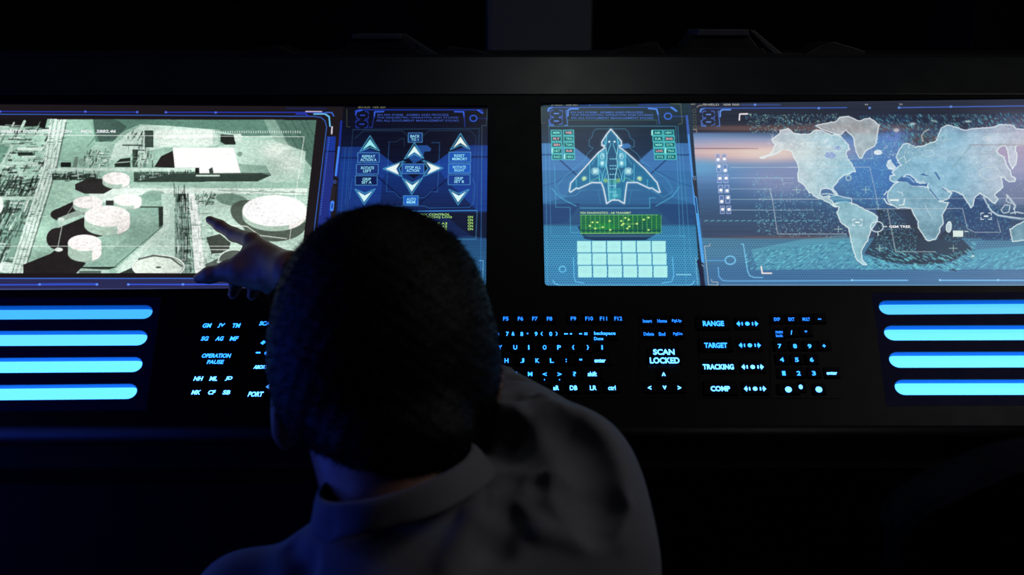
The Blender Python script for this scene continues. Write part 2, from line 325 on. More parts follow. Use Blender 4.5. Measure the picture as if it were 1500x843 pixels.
    darts([(564.5, 247.5), (586, 239), (580.5, 247.5), (584.5, 256)], [(561, 247.5), (591, 236), (584.5, 247.5), (589, 259)])
    darts([(645.5, 246.5), (624.5, 238), (631, 247), (625.5, 255.5)], [(649, 246.5), (620, 235), (627, 247), (619.5, 259)])
    C.line([(594, 237), (588, 239.5)], 1, L); C.line([(618, 236), (622, 238)], 1, L); C.line([(587, 257), (592, 263)], 1, L); C.line([(616, 262), (621, 258)], 1, L)
    for bx, f in (((598, 194.8, 618.5, 208.6), (22, 50, 110)), ((524, 224, 555.5, 238), (26, 54, 128)), ((522, 241, 554, 255), (26, 48, 116)), ((520.5, 257.6, 552.5, 271.4), (16, 28, 80)),
                  ((657.5, 223, 689.5, 237.8), (30, 84, 176)), ((657, 240, 689, 254), (34, 92, 190)), ((656.5, 256.3, 688.5, 270.8), (26, 58, 140)), ((589, 240.4, 621, 254.6), (34, 76, 160)), ((591, 287, 612.5, 300.6), (34, 96, 196))):
        C.rect(*bx, f); C.frame(*bx, 1., (80, 148, 200), .9)
    C.a[:] = C.a+((C.noise(40, 1.2)-.5)*6)[..., None]*reg[..., None]
    # column line between the windows and the panel edge shadow
    return C

def paint_right():
    C = Canvas(780, 1600, 134, 430, 2, 9)
    X, Y = C.X, C.Y
    def grad(stops, V=None):
        V = Y if V is None else V; ys = [q[0] for q in stops]; return np.stack([np.interp(V, ys, [q[1][k] for q in stops]) for k in range(3)], -1).astype(np.float32)
    C.a[:] = grad([(140, (44, 60, 66)), (156, (38, 58, 68)), (186, (30, 46, 62)), (215, (32, 56, 84)), (240, (42, 88, 136)), (262, (50, 106, 156)), (300, (44, 84, 128)), (329, (44, 82, 124)), (332, (66, 140, 182)), (375, (78, 162, 204)), (425, (76, 150, 200))])
    bl = (82, 148, 222)
    C.poly([(786, 210), (830, 210), (858, 226), (880, 244), (860, 262), (836, 300), (800, 330), (786, 330)], bl, .0)
    C.poly([(786, 210), (806, 210), (842, 216), (866, 233), (850, 250), (828, 290), (786, 300)], (76, 132, 192), .85)
    C.poly([(1016, 210), (992, 210), (958, 216), (934, 233), (950, 250), (985, 290), (1020, 300)], (68, 122, 184), .85)
    C.poly([(786, 250), (1020, 250), (1024, 300), (786, 300)], (52, 108, 158), .6)
    C.poly([(880, 246), (842, 216), (836, 190), (960, 190), (958, 216), (925, 246), (902, 258)], (26, 42, 66), .7)
    C.poly([(910, 211), (920, 210), (925, 214), (921, 217), (914, 218), (908, 228), (902, 222)], (64, 124, 190), .9)
    C.poly([(786, 300), (850, 298), (838, 316), (830, 326), (786, 330)], (36, 66, 116), .75); C.poly([(1024, 300), (950, 298), (968, 310), (984, 328), (1030, 330)], (40, 72, 120), .75)
    C.line([(790, 227), (812, 227), (846, 258)], 2, (28, 60, 110), .8); C.line([(1016, 227), (984, 227), (950, 258)], 2, (28, 60, 110), .8)
    C.line([(790, 274), (812, 268), (860, 242)], 1, (32, 70, 130), .6); C.line([(1014, 274), (996, 268), (940, 240)], 1, (32, 70, 130), .6)
    b = C.box(790, 1034, 330, 424, 0); hm, hc = C.hexes(b, 3.7, (28, 80, 124), .8, .04); C.mix(b, hm, hc)
    b = C.box(830, 980, 296, 330, 0); hm, hc = C.hexes(b, 3.2, (28, 74, 124), .45); C.mix(b, hm*np.clip(1-np.abs(X[b]-905)/70, 0, 1), hc)
    C.poly([(846, 332), (856, 350), (872, 352.5), (946, 352), (966, 340), (968, 318)], (30, 58, 92)); C.poly([(850, 340), (968, 338), (950, 348), (862, 348)], (50, 84, 110), .8)
    L = (84, 176, 214); D = (70, 140, 180); N = (46, 90, 200)
    # header furniture
    def header(ox, oy, k=1.0, a=1.0, wide=True):
        C.line([(ox, oy+5), (ox+1, oy+1.5), (ox+6, oy)], 2.4, (84, 140, 236), a)
        for cy in (9, 20):
            for sx in (-1, 1):
                for sy in (-1, 1): C.line([(ox+12+sx*9, oy+cy+sy*1.5), (ox+12+sx*8.4, oy+cy+sy*4.4), (ox+12+sx*4, oy+cy+sy*5)], 1.2, (66, 104, 206), a)
            C.line([(ox+9, oy+cy), (ox+15, oy+cy)], 1.9, (90, 132, 228), a)
        C.line([(ox+1, oy+18), (ox+2, oy+26), (ox+8, oy+26.5)], 1.3, (76, 122, 214), a); C.line([(ox+26, oy+4), (ox+28.5, oy+26), (ox+24, oy+26.5)], 1.3, (76, 122, 214), a)
        C.line([(ox+29, oy+12), (ox+29, oy+4), (ox+33, oy+2), (ox+44, oy+2)], 2.3, (84, 140, 236), a)
    header(803, 157.5)
    C.line([(808, 157.6), (986, 157.3), (991, 162)], 1.3, (56, 96, 196)); C.line([(983, 157.6), (991, 163)], 2.2, (84, 140, 236))
    C.line([(950, 159), (962, 160), (964, 168)], 2.2, (84, 140, 236)); C.line([(964, 168), (966, 182)], 1.1, (60, 100, 190)); C.line([(832, 176), (962, 176), (962, 182)], .9, (64, 110, 110), .8); C.line([(832, 176), (831, 183)], .9, (64, 110, 110), .8)
    C.line([(850, 153.6), (892, 153.6)], 2.4, (44, 72, 140), .8); C.line([(936, 153.6), (980, 153.6)], 2.4, (44, 72, 140), .8); C.line([(864, 151.6), (864, 155)], 1, (84, 140, 236))
    C.ring(978.5, 170.3, 5.2, 4.4, 1.9, (60, 108, 214)); C.line([(985, 170.5), (1004, 170.8)], 1, (50, 80, 160))
    C.line([(792, 181), (798, 181.5), (799, 420)], .9, (110, 120, 90), .0); C.line([(792, 152), (793, 180), (798, 180.5)], .9, (80, 96, 84), .8)
    C.line([(982, 152), (997, 152.5), (999.5, 181), (993.5, 182)], 1, (104, 116, 100), .8)
    C.line([(803, 185), (990, 185), (996, 346), (1004, 346)], 1, L, .55); C.line([(804, 185), (807, 346), (1004, 346)], .9, L, .45); C.line([(799, 210), (802, 420)], .9, L, .6); C.line([(993, 185), (1002, 346), (1005, 420)], .9, L, .6); C.line([(999, 215), (1012, 380), (1026, 420)], .8, L, .5)
    C.line([(812, 240), (813.5, 285), (814, 304), (835, 304), (836, 341), (848, 341)], 1.1, L, .6); C.line([(850, 305), (952, 305), (951.5, 290), (960, 290)], 1.2, L, .75)
    C.line([(839, 187), (826, 196)], .8, D, .5)
    C.line([(863, 214), (863, 205), (867, 201), (869, 193), (873, 189), (916, 189), (921, 194), (923, 202), (929, 206), (929, 215), (922, 217), (934, 226), (940, 236), (962, 253), (976, 262), (984, 275), (985, 281), (972, 289), (955, 280)], .9, L, .55)
    C.line([(863, 214), (869, 217), (860, 226), (858, 233), (826, 260), (816, 273), (818, 282), (823, 288), (842, 287), (850, 280), (858, 279)], .9, L, .55)
    C.line([(858, 278), (940, 278.5)], .9, D, .6); C.line([(876, 278), (878, 290), (880, 299)], .9, D, .7); C.line([(925, 279), (923, 290), (921, 299)], .9, D, .7)
    C.line([(808, 276), (818, 287), (828, 294), (844, 302)], 1.4, L, .75); C.line([(995, 274), (985, 288), (975, 294), (961, 302)], 1.4, L, .75)
    # label tiles
    tc = (88, 208, 206)
    for cx0, sl in ((814.6, .04), (832.6, .04), (962.8, .1), (979.3, .1)):
        for k in range(5):
            cy = 194.6+k*8.85; cx = cx0+sl*(cy-194)
            C.rect(cx-7.6, cy-3.9, cx+7.8, cy+3.9, (40, 130, 140)); C.frame(cx-7.6, cy-3.9, cx+7.8, cy+3.9, 1., tc, .9); C.rect(cx-5.4, cy-2.1, cx+5.6, cy+2.2, (18, 62, 78))
    for x, y in ((809, 220.8), (827, 229.5), (955.2, 194.6), (974.8, 221)): C.rect(x-1.2, y-3.6, x+1.2, y+3.6, (160, 244, 232))
    # the winged craft
    T = lambda P: [(830+x/6.486, 180+y/6.486) for x, y in P]
    hull = T([(420, 60), (460, 105), (520, 175), (522, 218), (500, 222), (510, 240), (560, 275), (640, 345), (745, 440), (860, 570), (888, 660), (870, 660), (810, 620), (790, 625), (670, 568), (575, 568), (562, 640), (548, 768), (490, 735), (430, 735), (380, 768), (365, 690), (350, 620), (330, 570), (240, 568), (110, 628), (95, 620), (38, 660), (26, 650), (38, 575), (160, 440), (300, 285), (360, 240), (350, 220), (335, 214), (335, 180), (380, 110)])
    C.poly(hull, (40, 112, 156), .85)
    cy_ = (108, 214, 232); wh = (226, 240, 246)
    C.poly(T([(375, 225), (400, 200), (450, 200), (480, 230), (495, 380), (525, 470), (520, 560), (395, 560), (385, 480), (390, 380)]), (34, 82, 120))
    for s_ in (1, -1):
        M = lambda P: T([(430+s_*(x-430), y) for x, y in P])
        C.poly(M([(300, 290), (360, 250), (372, 330), (372, 420), (330, 430), (298, 400)]), (86, 186, 214), .7); C.line(M([(300, 290), (298, 400), (316, 560)]), 1.2, cy_, .8); C.line(M([(372, 235), (384, 330), (376, 400), (398, 520), (395, 600), (405, 735)]), 1.5, (150, 228, 240), .85)
        C.line(M([(385, 300), (420, 200)]), 1.2, cy_, .8); C.line(M([(330, 560), (350, 470), (380, 400)]), 1.2, cy_, .7); C.line(M([(320, 450), (350, 560), (376, 480)]), 1, cy_, .7)
        C.line(M([(218, 390), (220, 560)]), 1, cy_, .7); C.line(M([(92, 540), (92, 600)]), .9, cy_, .7); C.line(M([(220, 560), (300, 520), (320, 560)]), .9, (130, 224, 160), .6); C.line(M([(240, 400), (300, 300)]), .8, cy_, .6); C.line(M([(380, 120), (375, 200)]), 1.6, cy_, .7); C.line(M([(360, 170), (372, 225)]), 1.2, cy_, .7)
        C.ell(*M([(338, 385)])[0], 4, 5, (206, 242, 244), .95, .35); C.ell(*M([(272, 460)])[0], 6, 4.6, (196, 238, 240), .95, .35); C.rect(*M([(248, 432)])[0], *M([(300, 488)])[0], (198, 240, 242), .6)
        C.ell(*M([(168, 527)])[0], 5.4, 4.2, (196, 236, 190), .95, .35); C.ell(*M([(160, 545)])[0], 3.5, 1.6, (214, 240, 120), .8, .3); C.ell(*M([(372, 550)])[0], 4, 4, (190, 236, 120), .6, .5)
        C.ell(*M([(345, 310)])[0], 3.2, 4, (160, 226, 236), .8, .3); C.ring(*M([(338, 318)])[0], 2.6, 4, .9, (220, 240, 244), .8); C.ring(*M([(272, 462)])[0], 6, 5.4, .9, (160, 226, 236), .7)
        C.ell(*M([(455, 180)])[0], 1.6, 1.4, wh); C.ell(*M([(350, 216)])[0], 3, 1.2, wh, .8)
        C.line(M([(410, 540), (412, 730)]), 2, (110, 214, 220), .6)
    C.poly(T([(402, 620), (520, 620), (520, 720), (470, 715), (430, 730), (405, 730)]), (60, 160, 180), .7); C.ell(*T([(462, 690)])[0], 6, 4, (130, 220, 226), .6, .4); C.ell(*T([(450, 560)])[0], 9, 5, (70, 170, 140), .5, .4)
    for y in (345, 410, 440, 492, 540, 600, 660):
        C.line(T([(412, y), (470, y)]), 1, (120, 210, 230), .7)
        for x in (415, 440, 465): C.ell(*T([(x, y-3)])[0], 1, .9, (150, 224, 240), .8)
    C.glow(hull+[hull[0]], 2.2, (120, 210, 230), .35); C.line(hull, 1.7, (232, 232, 240), .95, True)
    # green trace window
    C.rect(850, 315, 967, 342, (20, 74, 66)); C.poly([(850, 316), (968, 316), (968, 340), (850, 341)], (30, 110, 74), .8); C.ell(885, 333, 22, 8, (30, 140, 70), .7, .5); C.ell(940, 330, 20, 10, (22, 80, 74), .7, .5)
    for i in range(18):
        x = 851+i*6.9; C.line([(x, 315), (x+.3, 342)], .8, (120, 206, 84), .8)
    for i in range(7): C.line([(850, 316+i*3.4), (967, 316+i*3.4)], .6, (70, 160, 90), .6)
    C.line([(851, 342), (966, 341.6)], 1.3, (128, 214, 110), .9); C.line([(850, 315.4), (964, 315)], 1.1, (110, 196, 110), .8); C.line([(850, 337.5), (968, 337.5)], 1.4, (16, 60, 84), .9)
    for x, y in ((868, 326), (864, 331), (875, 326), (872, 335), (883, 333), (893, 324), (894, 337), (911, 330), (910, 324), (916, 319.5), (921, 322), (922, 332), (919, 335), (933, 328), (943, 322), (950, 319), (950, 337), (913, 328)): C.ell(x, y, 1.7, 1.3, (206, 240, 130))
    C.line([(911, 330), (913, 328), (920, 328.5), (933, 328)], .8, (190, 236, 120), .7); C.line([(864, 331), (872, 335), (883, 333)], .7, (190, 236, 120), .5)
    # pale button grid
    for r in range(3):
        for c in range(6):
            x = 845.4+c*21.9+r*.65+(c*.12*r); y = 353.3+r*18.3
            C.rect(x, y, x+20.2, y+16.8, (176, 240, 238))
            C.ell(x+10, y+8, 8, 6, (170, 232, 232), .6, .4)
    C.line([(840, 378), (841, 406), (843, 413), (855, 415)], 1.4, (100, 194, 240), .9); C.line([(985, 377), (987, 404), (984, 413), (970, 415)], 1.4, (100, 194, 240), .9); C.ring(824, 394.6, 4.8, 4.2, 1.6, (104, 196, 240)); C.line([(810, 411), (813, 416), (820, 418.4), (1008, 418.4), (1014, 417), (1017, 412)], 1.5, (110, 204, 250), .9); C.line([(991, 402.6), (1012, 402.6)], 1.5, (150, 220, 240), .9)
    C.line([(1019, 378), (1022, 420)], .9, (150, 210, 220), .7)
    # ------------- world map window
    mx = lambda y: 1011+(y-150)*.068
    M = (X > mx(Y)).astype(np.float32)
    hold = C.a.copy()
    g = grad([(140, (52, 60, 72)), (150, (52, 62, 78)), (160, (38, 44, 60)), (180, (40, 46, 62)), (193, (56, 54, 74)), (196, (96, 132, 196)), (214, (124, 148, 208)), (218, (150, 140, 180)), (228, (158, 140, 180)), (240, (88, 136, 196)), (262, (84, 124, 186)), (285, (62, 96, 152)), (310, (54, 78, 124)), (348, (56, 66, 104)), (350, (72, 126, 168)), (372, (76, 132, 178)), (396, (62, 112, 172)), (425, (60, 110, 172))])
    C.a[:] = g
    # blue middle ocean, lilac far right
    def wash(cx, cy, rx, ry, c, al): C.ell(cx, cy, rx, ry, c, al, .6)
    wash(1230, 190, 260, 14, (44, 62, 96), .7)
    C.poly([(1012, 144), (1600, 136), (1600, 186), (1330, 188), (1250, 192), (1012, 194)], (40, 46, 64), .9)
    wash(1300, 250, 90, 60, (54, 104, 184), .8); wash(1275, 230, 50, 40, (66, 116, 196), .7); wash(1100, 222, 160, 20, (206, 164, 176), .8); wash(1075, 223, 70, 7, (226, 190, 180), .6)
    C.line([(1012, 217.6), (1110, 217.8)], 1.6, (112, 84, 112), .7); wash(1130, 226, 60, 12, (232, 206, 196), .7); wash(1150, 262, 70, 30, (140, 136, 184), .7)
    wash(1020, 246, 40, 14, (92, 160, 214), .6); wash(1250, 188, 120, 8, (140, 98, 92), .7); wash(1090, 188, 90, 5, (130, 92, 84), .6); wash(1310, 200, 20, 9, (94, 118, 200), .9); wash(1355, 205, 30, 12, (78, 54, 60), .85)
    wash(1500, 226, 90, 60, (170, 150, 190), .8); wash(1500, 285, 60, 24, (118, 122, 164), .8); wash(1560, 210, 80, 8, (206, 156, 166), .7)
    C.poly([(1385, 290), (1430, 285), (1480, 320), (1480, 352), (1440, 352), (1418, 336), (1400, 318)], (44, 66, 124), .8)
    C.poly([(1266, 372), (1283, 345), (1288, 320), (1282, 306), (1336, 306), (1345, 335), (1358, 354), (1372, 352), (1388, 334), (1398, 340), (1425, 366), (1392, 384), (1350, 390), (1300, 384)], (44, 50, 76), .9)
    wash(1325, 365, 40, 22, (42, 46, 68), .8); wash(1310, 320, 24, 16, (50, 66, 110), .6)
    # fine mesh, spray and streaks
    b = C.box(1025, 1600, 350, 424, 0); hm, hc = C.hexes(b, 3.9, (44, 74, 118), .6, .03); C.mix(b, hm, hc)
    b = C.box(1384, 1600, 300, 352, 0); hm, hc = C.hexes(b, 3.9, (30, 60, 104), .6, .03); C.mix(b, hm*(X[b]-1384 > (352-Y[b])*.9-30), hc)
    C.poly([(1100, 366), (1180, 350), (1240, 344), (1262, 372), (1262, 394), (1110, 396)], (88, 178, 204), .45); C.poly([(1262, 374), (1320, 388), (1392, 386), (1430, 366), (1600, 352), (1600, 395), (1262, 395)], (78, 170, 204), .5)
    C.clutter([(1090, 372), (1240, 352), (1262, 376), (1300, 386), (1400, 388), (1440, 372), (1600, 362), (1600, 396), (1090, 396)], 1500, [18, 28, 36], 2, 6, .6, 1.4, [(110, 214, 228), (60, 124, 168), (84, 184, 212), (40, 96, 150)], .75)
    C.clutter([(1270, 362), (1390, 372), (1440, 352), (1400, 396), (1270, 394)], 340, [-20, -28, 150], 3, 7, .6, 1.5, [(110, 214, 228), (30, 40, 64), (84, 184, 212)], .8)
    C.clutter([(1090, 168), (1240, 168), (1240, 194), (1100, 196)], 620, [100, 60, 0], .6, 2.4, .6, 1.3, [(104, 196, 206), (64, 120, 158), (150, 190, 170), (36, 70, 110)], .8)
    C.clutter([(1260, 168), (1600, 164), (1600, 190), (1400, 192), (1360, 215), (1335, 210), (1300, 196), (1260, 186)], 1500, [-55, -60, -50], 1.5, 5, .6, 1.4, [(96, 190, 204), (60, 124, 160), (30, 52, 84), (44, 84, 130)], .8)
    C.clutter([(1100, 250), (1190, 270), (1240, 300), (1240, 350), (1110, 346), (1104, 290)], 760, [0, 90], .5, 1.6, .6, 1.3, [(104, 196, 214), (150, 206, 220), (84, 150, 200)], .75)
    C.clutter([(1262, 200), (1330, 200), (1300, 240), (1300, 300), (1345, 340), (1340, 372), (1280, 370), (1290, 310), (1240, 290), (1225, 262)], 1300, [0, 90], .5, 1.6, .6, 1.3, [(96, 180, 214), (70, 140, 206), (110, 206, 214)], .6)
    C.clutter([(1385, 286), (1480, 290), (1490, 350), (1440, 356), (1400, 360), (1380, 350)], 500, [0, 90], .5, 1.8, .6, 1.3, [(96, 190, 214), (80, 150, 200)], .6)
    C.clutter([(1440, 180), (1600, 180), (1600, 340), (1480, 340)], 260, [0, 90], .5, 1.6, .6, 1.2, [(200, 210, 230), (120, 150, 200)], .5)
    for y, x1 in ((245.5, 1190), (261, 1163), (277, 1130), (292.3, 1200), (308, 1190)): C.line([(1070, y), (x1, y)], 1., (176, 200, 220), .6)
    C.line([(1146, 261), (1146.5, 268), (1162, 268)], .9, (180, 190, 210), .6); C.line([(1128, 277), (1131, 290), (1139, 343), (1240, 343)], 1.2, (186, 190, 206), .7)
    for i in range(19): C.line([(1032+i*9, 324), (1037+i*9, 323.2)], 1.3, (96, 190, 206), .7)
    C.line([(1012, 205), (1600, 205)], .5, (180, 190, 230), .15); wash(1150, 348, 100, 3, (120, 86, 96), .5)
    # land
    A = lambda P: [(1100+x/5.62, 150+y/5.62) for x, y in P]
    Bq = lambda P: [(1300+x/5.62, 150+y/5.62) for x, y in P]
    D4 = lambda P: [(1250+x/5.268, 270+y/5.268) for x, y in P]
    NA = A([(70, 455), (150, 430), (180, 400), (200, 350), (170, 310), (235, 260), (240, 235), (305, 215), (345, 250), (420, 265), (480, 262), (520, 235), (545, 225), (600, 240), (660, 270), (700, 265), (740, 280), (770, 320), (800, 350), (812, 385), (790, 400), (780, 430), (800, 470), (830, 510), (862, 572), (830, 575), (810, 590), (770, 600), (740, 620), (720, 640), (705, 665), (680, 690), (670, 705), (690, 730), (715, 765), (700, 765), (680, 740), (660, 720), (620, 708), (575, 715), (568, 760), (590, 780), (620, 775), (650, 768), (640, 795), (670, 812), (690, 845), (710, 862), (690, 862), (655, 835), (600, 805), (560, 790), (515, 770), (500, 740), (480, 750), (465, 720), (430, 675), (390, 650), (385, 600), (395, 545), (375, 490), (350, 450), (340, 410), (310, 390), (270, 385), (200, 425), (90, 462)])
    GR = A([(530, 190), (600, 180), (650, 165), (700, 160), (730, 125), (800, 115), (860, 140), (890, 155), (930, 140), (980, 130), (1020, 155), (1058, 190), (1040, 260), (1032, 330), (1020, 362), (960, 390), (930, 420), (912, 460), (890, 450), (865, 400), (850, 340), (845, 290), (800, 250), (780, 225), (745, 265), (690, 260), (640, 240), (580, 220)])
    SA = [(1218, 300), (1230, 296.5), (1238, 296), (1246, 297), (1256, 301), (1266, 307), (1278, 312), (1285.5, 318), (1285, 324), (1276, 337), (1271, 352), (1266, 360), (1262, 368), (1262.5, 380), (1269, 388), (1263, 387.5), (1255, 381), (1250, 366), (1246, 350), (1243, 335), (1231, 325), (1226, 313), (1230, 303)]
    AF = [(1302, 280), (1308, 271), (1316, 266.5), (1328, 265.5), (1336, 272), (1346, 273), (1359, 274), (1361, 278), (1370, 287), (1378, 296), (1389, 297), (1386, 304), (1380, 316), (1382, 327), (1377, 333), (1376, 341), (1370, 350.5), (1363, 353), (1357, 352.5), (1352, 344), (1345, 334), (1345, 324), (1338, 314), (1335, 305.5), (1326, 304), (1315, 305), (1306, 300), (1300.5, 293), (1300, 285)]
    EU = Bq([(20, 640), (20, 605), (60, 600), (40, 575), (90, 530), (112, 515), (90, 490), (70, 450), (100, 390), (130, 345), (170, 340), (230, 370), (290, 360), (340, 340), (400, 320), (420, 270), (440, 215), (500, 185), (560, 205), (640, 230), (720, 215), (800, 210), (870, 205), (930, 180), (1040, 190), (1060, 220), (1700, 225), (1700, 350), (1080, 352), (1050, 370), (1065, 430), (1060, 500), (1030, 550), (1000, 490), (990, 400), (970, 355), (920, 370), (900, 400), (920, 430), (960, 450), (978, 510), (1012, 560), (1020, 610), (1055, 625), (1050, 650), (1000, 655), (960, 620), (935, 615), (940, 650), (950, 700), (905, 742), (880, 765), (910, 800), (885, 835), (860, 825), (830, 790), (790, 770), (760, 745), (715, 790), (705, 850), (690, 870), (655, 820), (620, 765), (560, 735), (510, 728), (450, 700), (480, 725), (530, 745), (505, 790), (435, 822), (400, 790), (345, 722), (330, 690), (330, 670), (260, 665), (220, 625), (185, 595), (150, 595), (120, 640), (60, 662)])
    AU = D4([(1317, 285), (1270, 310), (1208, 350), (1230, 445), (1320, 430), (1700, 450), (1700, 300), (1400, 270)])
    ICE = [(1293-8+16*.5+5.7*math.cos(t), 223.3+2.9*math.sin(t)) for t in np.linspace(0, 6.28, 14)[:-1]]
    ICE = [(x-7, y) for x, y in ICE]
    UK = D4([(0, 0)]) and [(1301, 236), (1305, 234), (1307, 240), (1311, 245), (1308, 249), (1302, 247), (1299, 243)]
    UKi = UK
    MAD = [(1390+3.6*math.cos(t)+.9*math.sin(t), 332.5-8*math.sin(t)) for t in np.linspace(0, 6.28, 14)[:-1]]
    nz = C.noise(14, 10)*.5+C.noise(5, 4)*.3+C.noise(2, 1.6)*.2
    lnd = np.stack([np.interp(X, [1100, 1180, 1240, 1330, 1400, 1450, 1500, 1600], v) for v in ([208, 190, 160, 140, 140, 176, 190, 190], [200, 206, 200, 188, 188, 196, 190, 186], [216, 216, 216, 212, 216, 218, 212, 206])], -1)
    for P, cols, al in ((NA, lnd+np.array([0, 6, 4]), .8), (GR, np.array([176, 184, 188]), .8), (SA, np.array([148, 196, 214]), .85), (AF, np.array([130, 176, 200]), .82), (EU, lnd, .8), (AU, np.array([112, 158, 184]), .85), (ICE, np.array([214, 222, 236]), .9), (UKi, np.array([200, 216, 234]), .9), (MAD, np.array([196, 214, 226]), .9)):
        m, b = C.pmask(P); cc = np.broadcast_to(cols, C.a.shape)[b]+((nz[b]-.5)*60)[..., None]
        C.a[b] = C.a[b]*(1-m[..., None]*al)+cc*m[..., None]*al
        # slightly wandering bright shore
        q = []
        for (xa, ya), (xb, yb) in zip(P, P[1:]+[P[0]]):
            n = max(1, int(math.hypot(xb-xa, yb-ya)/2.2))
            for i in range(n): q.append((xa+(xb-xa)*i/n+C.r.uniform(-.5, .5), ya+(yb-ya)*i/n+C.r.uniform(-.5, .5)))
        C.line(q, 1.3, (222, 232, 240), .9, True); C.line([(x+C.r.uniform(-1.3, 1.3), y+C.r.uniform(-1.1, 1.1)) for x, y in q], .8, (226, 232, 238), .5, True)
    for P in ([(1355, 300), (1359, 309), (1366, 320)],): C.line(P, 1.1, (196, 214, 224), .7)
    sea = (80, 126, 196)
    for cx, cy, rx, ry in ((1216.5, 227.5, 8, 5), (1227, 217, 5, 3)): C.ell(cx, cy, rx, ry, (134, 156, 214)); 
    for P in (Bq([(75, 645), (120, 610), (160, 640), (200, 660), (260, 680), (330, 665), (325, 690), (200, 688), (160, 655), (100, 655)]), Bq([(265, 595), (300, 585), (345, 608), (300, 605)]), Bq([(385, 575), (400, 575), (438, 635), (425, 640)])): C.poly(P, (58, 98, 166))
    C.line(Bq([(345, 715), (420, 805)]), 1.8, (48, 90, 160)); C.line(Bq([(450, 705), (485, 730)]), 1.2, (48, 90, 160))
    for P in (Bq([(140, 610), (180, 620), (220, 660)]), Bq([(85, 480), (140, 440), (150, 500), (190, 470)]), Bq([(225, 640), (240, 660), (300, 650)])): C.line(P, 1.1, (206, 222, 236), .8)
    C.clutter([(1205, 180), (1240, 195), (1245, 230), (1235, 255), (1215, 262), (1195, 240), (1190, 200)], 190, [0, 45, 90, 135], 1, 5, .6, 1.1, [(220, 226, 240), (150, 176, 214)], .6)
    C.clutter([(1290, 210), (1350, 205), (1372, 190), (1400, 186), (1380, 215), (1330, 240), (1302, 250)], 170, [0, 45, 90, 135], 1, 5, .6, 1.1, [(220, 226, 236), (120, 160, 160), (80, 130, 180)], .6)
    C.clutter([(1320, 240), (1450, 200), (1470, 260), (1400, 280), (1330, 262)], 300, [0, 45, 90, 135], 1, 6, .6, 1.2, [(200, 222, 232), (96, 160, 196), (120, 190, 206)], .35)
    C.clutter([(1178, 228), (1225, 235), (1228, 262), (1196, 285), (1182, 262)], 160, [0, 45, 90], 1, 6, .6, 1.2, [(220, 232, 232), (150, 200, 214)], .4)
    C.clutter([(1130, 188), (1180, 198), (1190, 214), (1120, 232)], 130, [0, 45, 135], 1, 5, .6, 1.1, [(236, 226, 226), (190, 180, 200)], .5)
    C.ell(1313, 191, 7, 5, (206, 200, 206), .85, .3); C.ell(1337, 181.5, 7, 3, (190, 214, 216), .8, .35); C.ell(1368, 177.5, 9, 2.6, (150, 190, 196), .7, .3, .25); C.ell(1418, 178, 8, 2.6, (176, 204, 210), .8, .3)
    C.line([(1352, 207), (1350, 199), (1354, 193), (1360, 190)], 2.2, (172, 176, 172), .8)
    C.ring(1447.5, 203.5, 7, 3.6, 1, (206, 206, 220), .8); C.ring(1447.5, 203.5, 3, 1.6, 1, (214, 214, 226), .8); C.ring(1450, 254, 15, 9, 1, (214, 214, 222), .7); C.ring(1360, 225, 9, 4.6, 1, (190, 216, 230), .7); C.ring(1427, 236, 5, 5, .9, (206, 222, 230), .6)
    C.line([(1420, 212.4), (1600, 212.6)], 1.3, (140, 116, 130), .6); C.line([(1395, 246), (1412, 226), (1422, 214)], 1.3, (90, 140, 150), .5)
    C.ring(1243, 261, 3.6, 3.6, 1.3, (200, 214, 200), .8)
    # far islands
    C.line(D4([(1040, 170), (1070, 210), (1115, 240), (1200, 255), (1290, 268), (1360, 262)]), 3, (156, 182, 210), .8); C.line(D4([(1040, 170), (1070, 210), (1115, 240), (1200, 252), (1290, 262)]), 1, (220, 228, 236), .8)
    C.line(D4([(1005, 100), (1030, 150), (1045, 165)]), 2.4, (190, 208, 226), .8); C.line(D4([(1140, 200), (1170, 160), (1210, 165), (1200, 215), (1160, 225), (1140, 200)]), 1.4, (206, 216, 228), .85); C.line(D4([(1185, 85), (1215, 120), (1250, 170), (1240, 190)]), 3.2, (190, 204, 220), .8)
    C.line(D4([(1190, 90), (1180, 130), (1220, 150)]), 1.2, (220, 226, 234), .8); C.line(D4([(1215, 225), (1260, 215), (1310, 225)]), 2, (200, 212, 226), .8); C.line(D4([(1240, 185), (1250, 230)]), 1.4, (206, 216, 228), .8)
    for P in ([(1204, 284.5), (1214, 284), (1228, 287), (1236, 289)], [(1236, 289), (1247, 291), (1248, 300)], [(1213, 290), (1224, 287)], [(1224, 298), (1232, 296)]): C.line(P, 1.7, (196, 214, 228), .85)
    C.poly([(1216, 286), (1232, 289), (1246, 292), (1244, 298), (1228, 297), (1218, 294)], (84, 160, 200), .6)
    # fine bright relief on the land
    mNA, bNA = C.pmask(NA, C.box(1100, 1600, 160, 400, 0)); mEU, _ = C.pmask(EU, bNA); mG, _ = C.pmask(GR, bNA); mA, _ = C.pmask(AF, bNA); mS, _ = C.pmask(SA, bNA)
    wN = np.clip(1.25-(C.Y[bNA]-200)/70, .25, 1); r1 = C.noise(3.2, 2.6)[bNA]; r2 = C.noise(7, 5)[bNA]
    ridge = np.clip(1-np.abs(r1-.5)*11, 0, 1)*np.clip(r2*2.2-.5, 0, 1)
    C.mix(bNA, (mNA*ridge*wN*.75).astype(np.float32), (232, 236, 240)); C.mix(bNA, (mG*ridge*.35).astype(np.float32), (226, 226, 220)); C.mix(bNA, (mEU*ridge*.38).astype(np.float32), (214, 230, 236)); C.mix(bNA, ((mA+mS)*ridge*.25).astype(np.float32), (190, 220, 228))
    # survey lines, sights and marks
    g2 = (190, 196, 214)
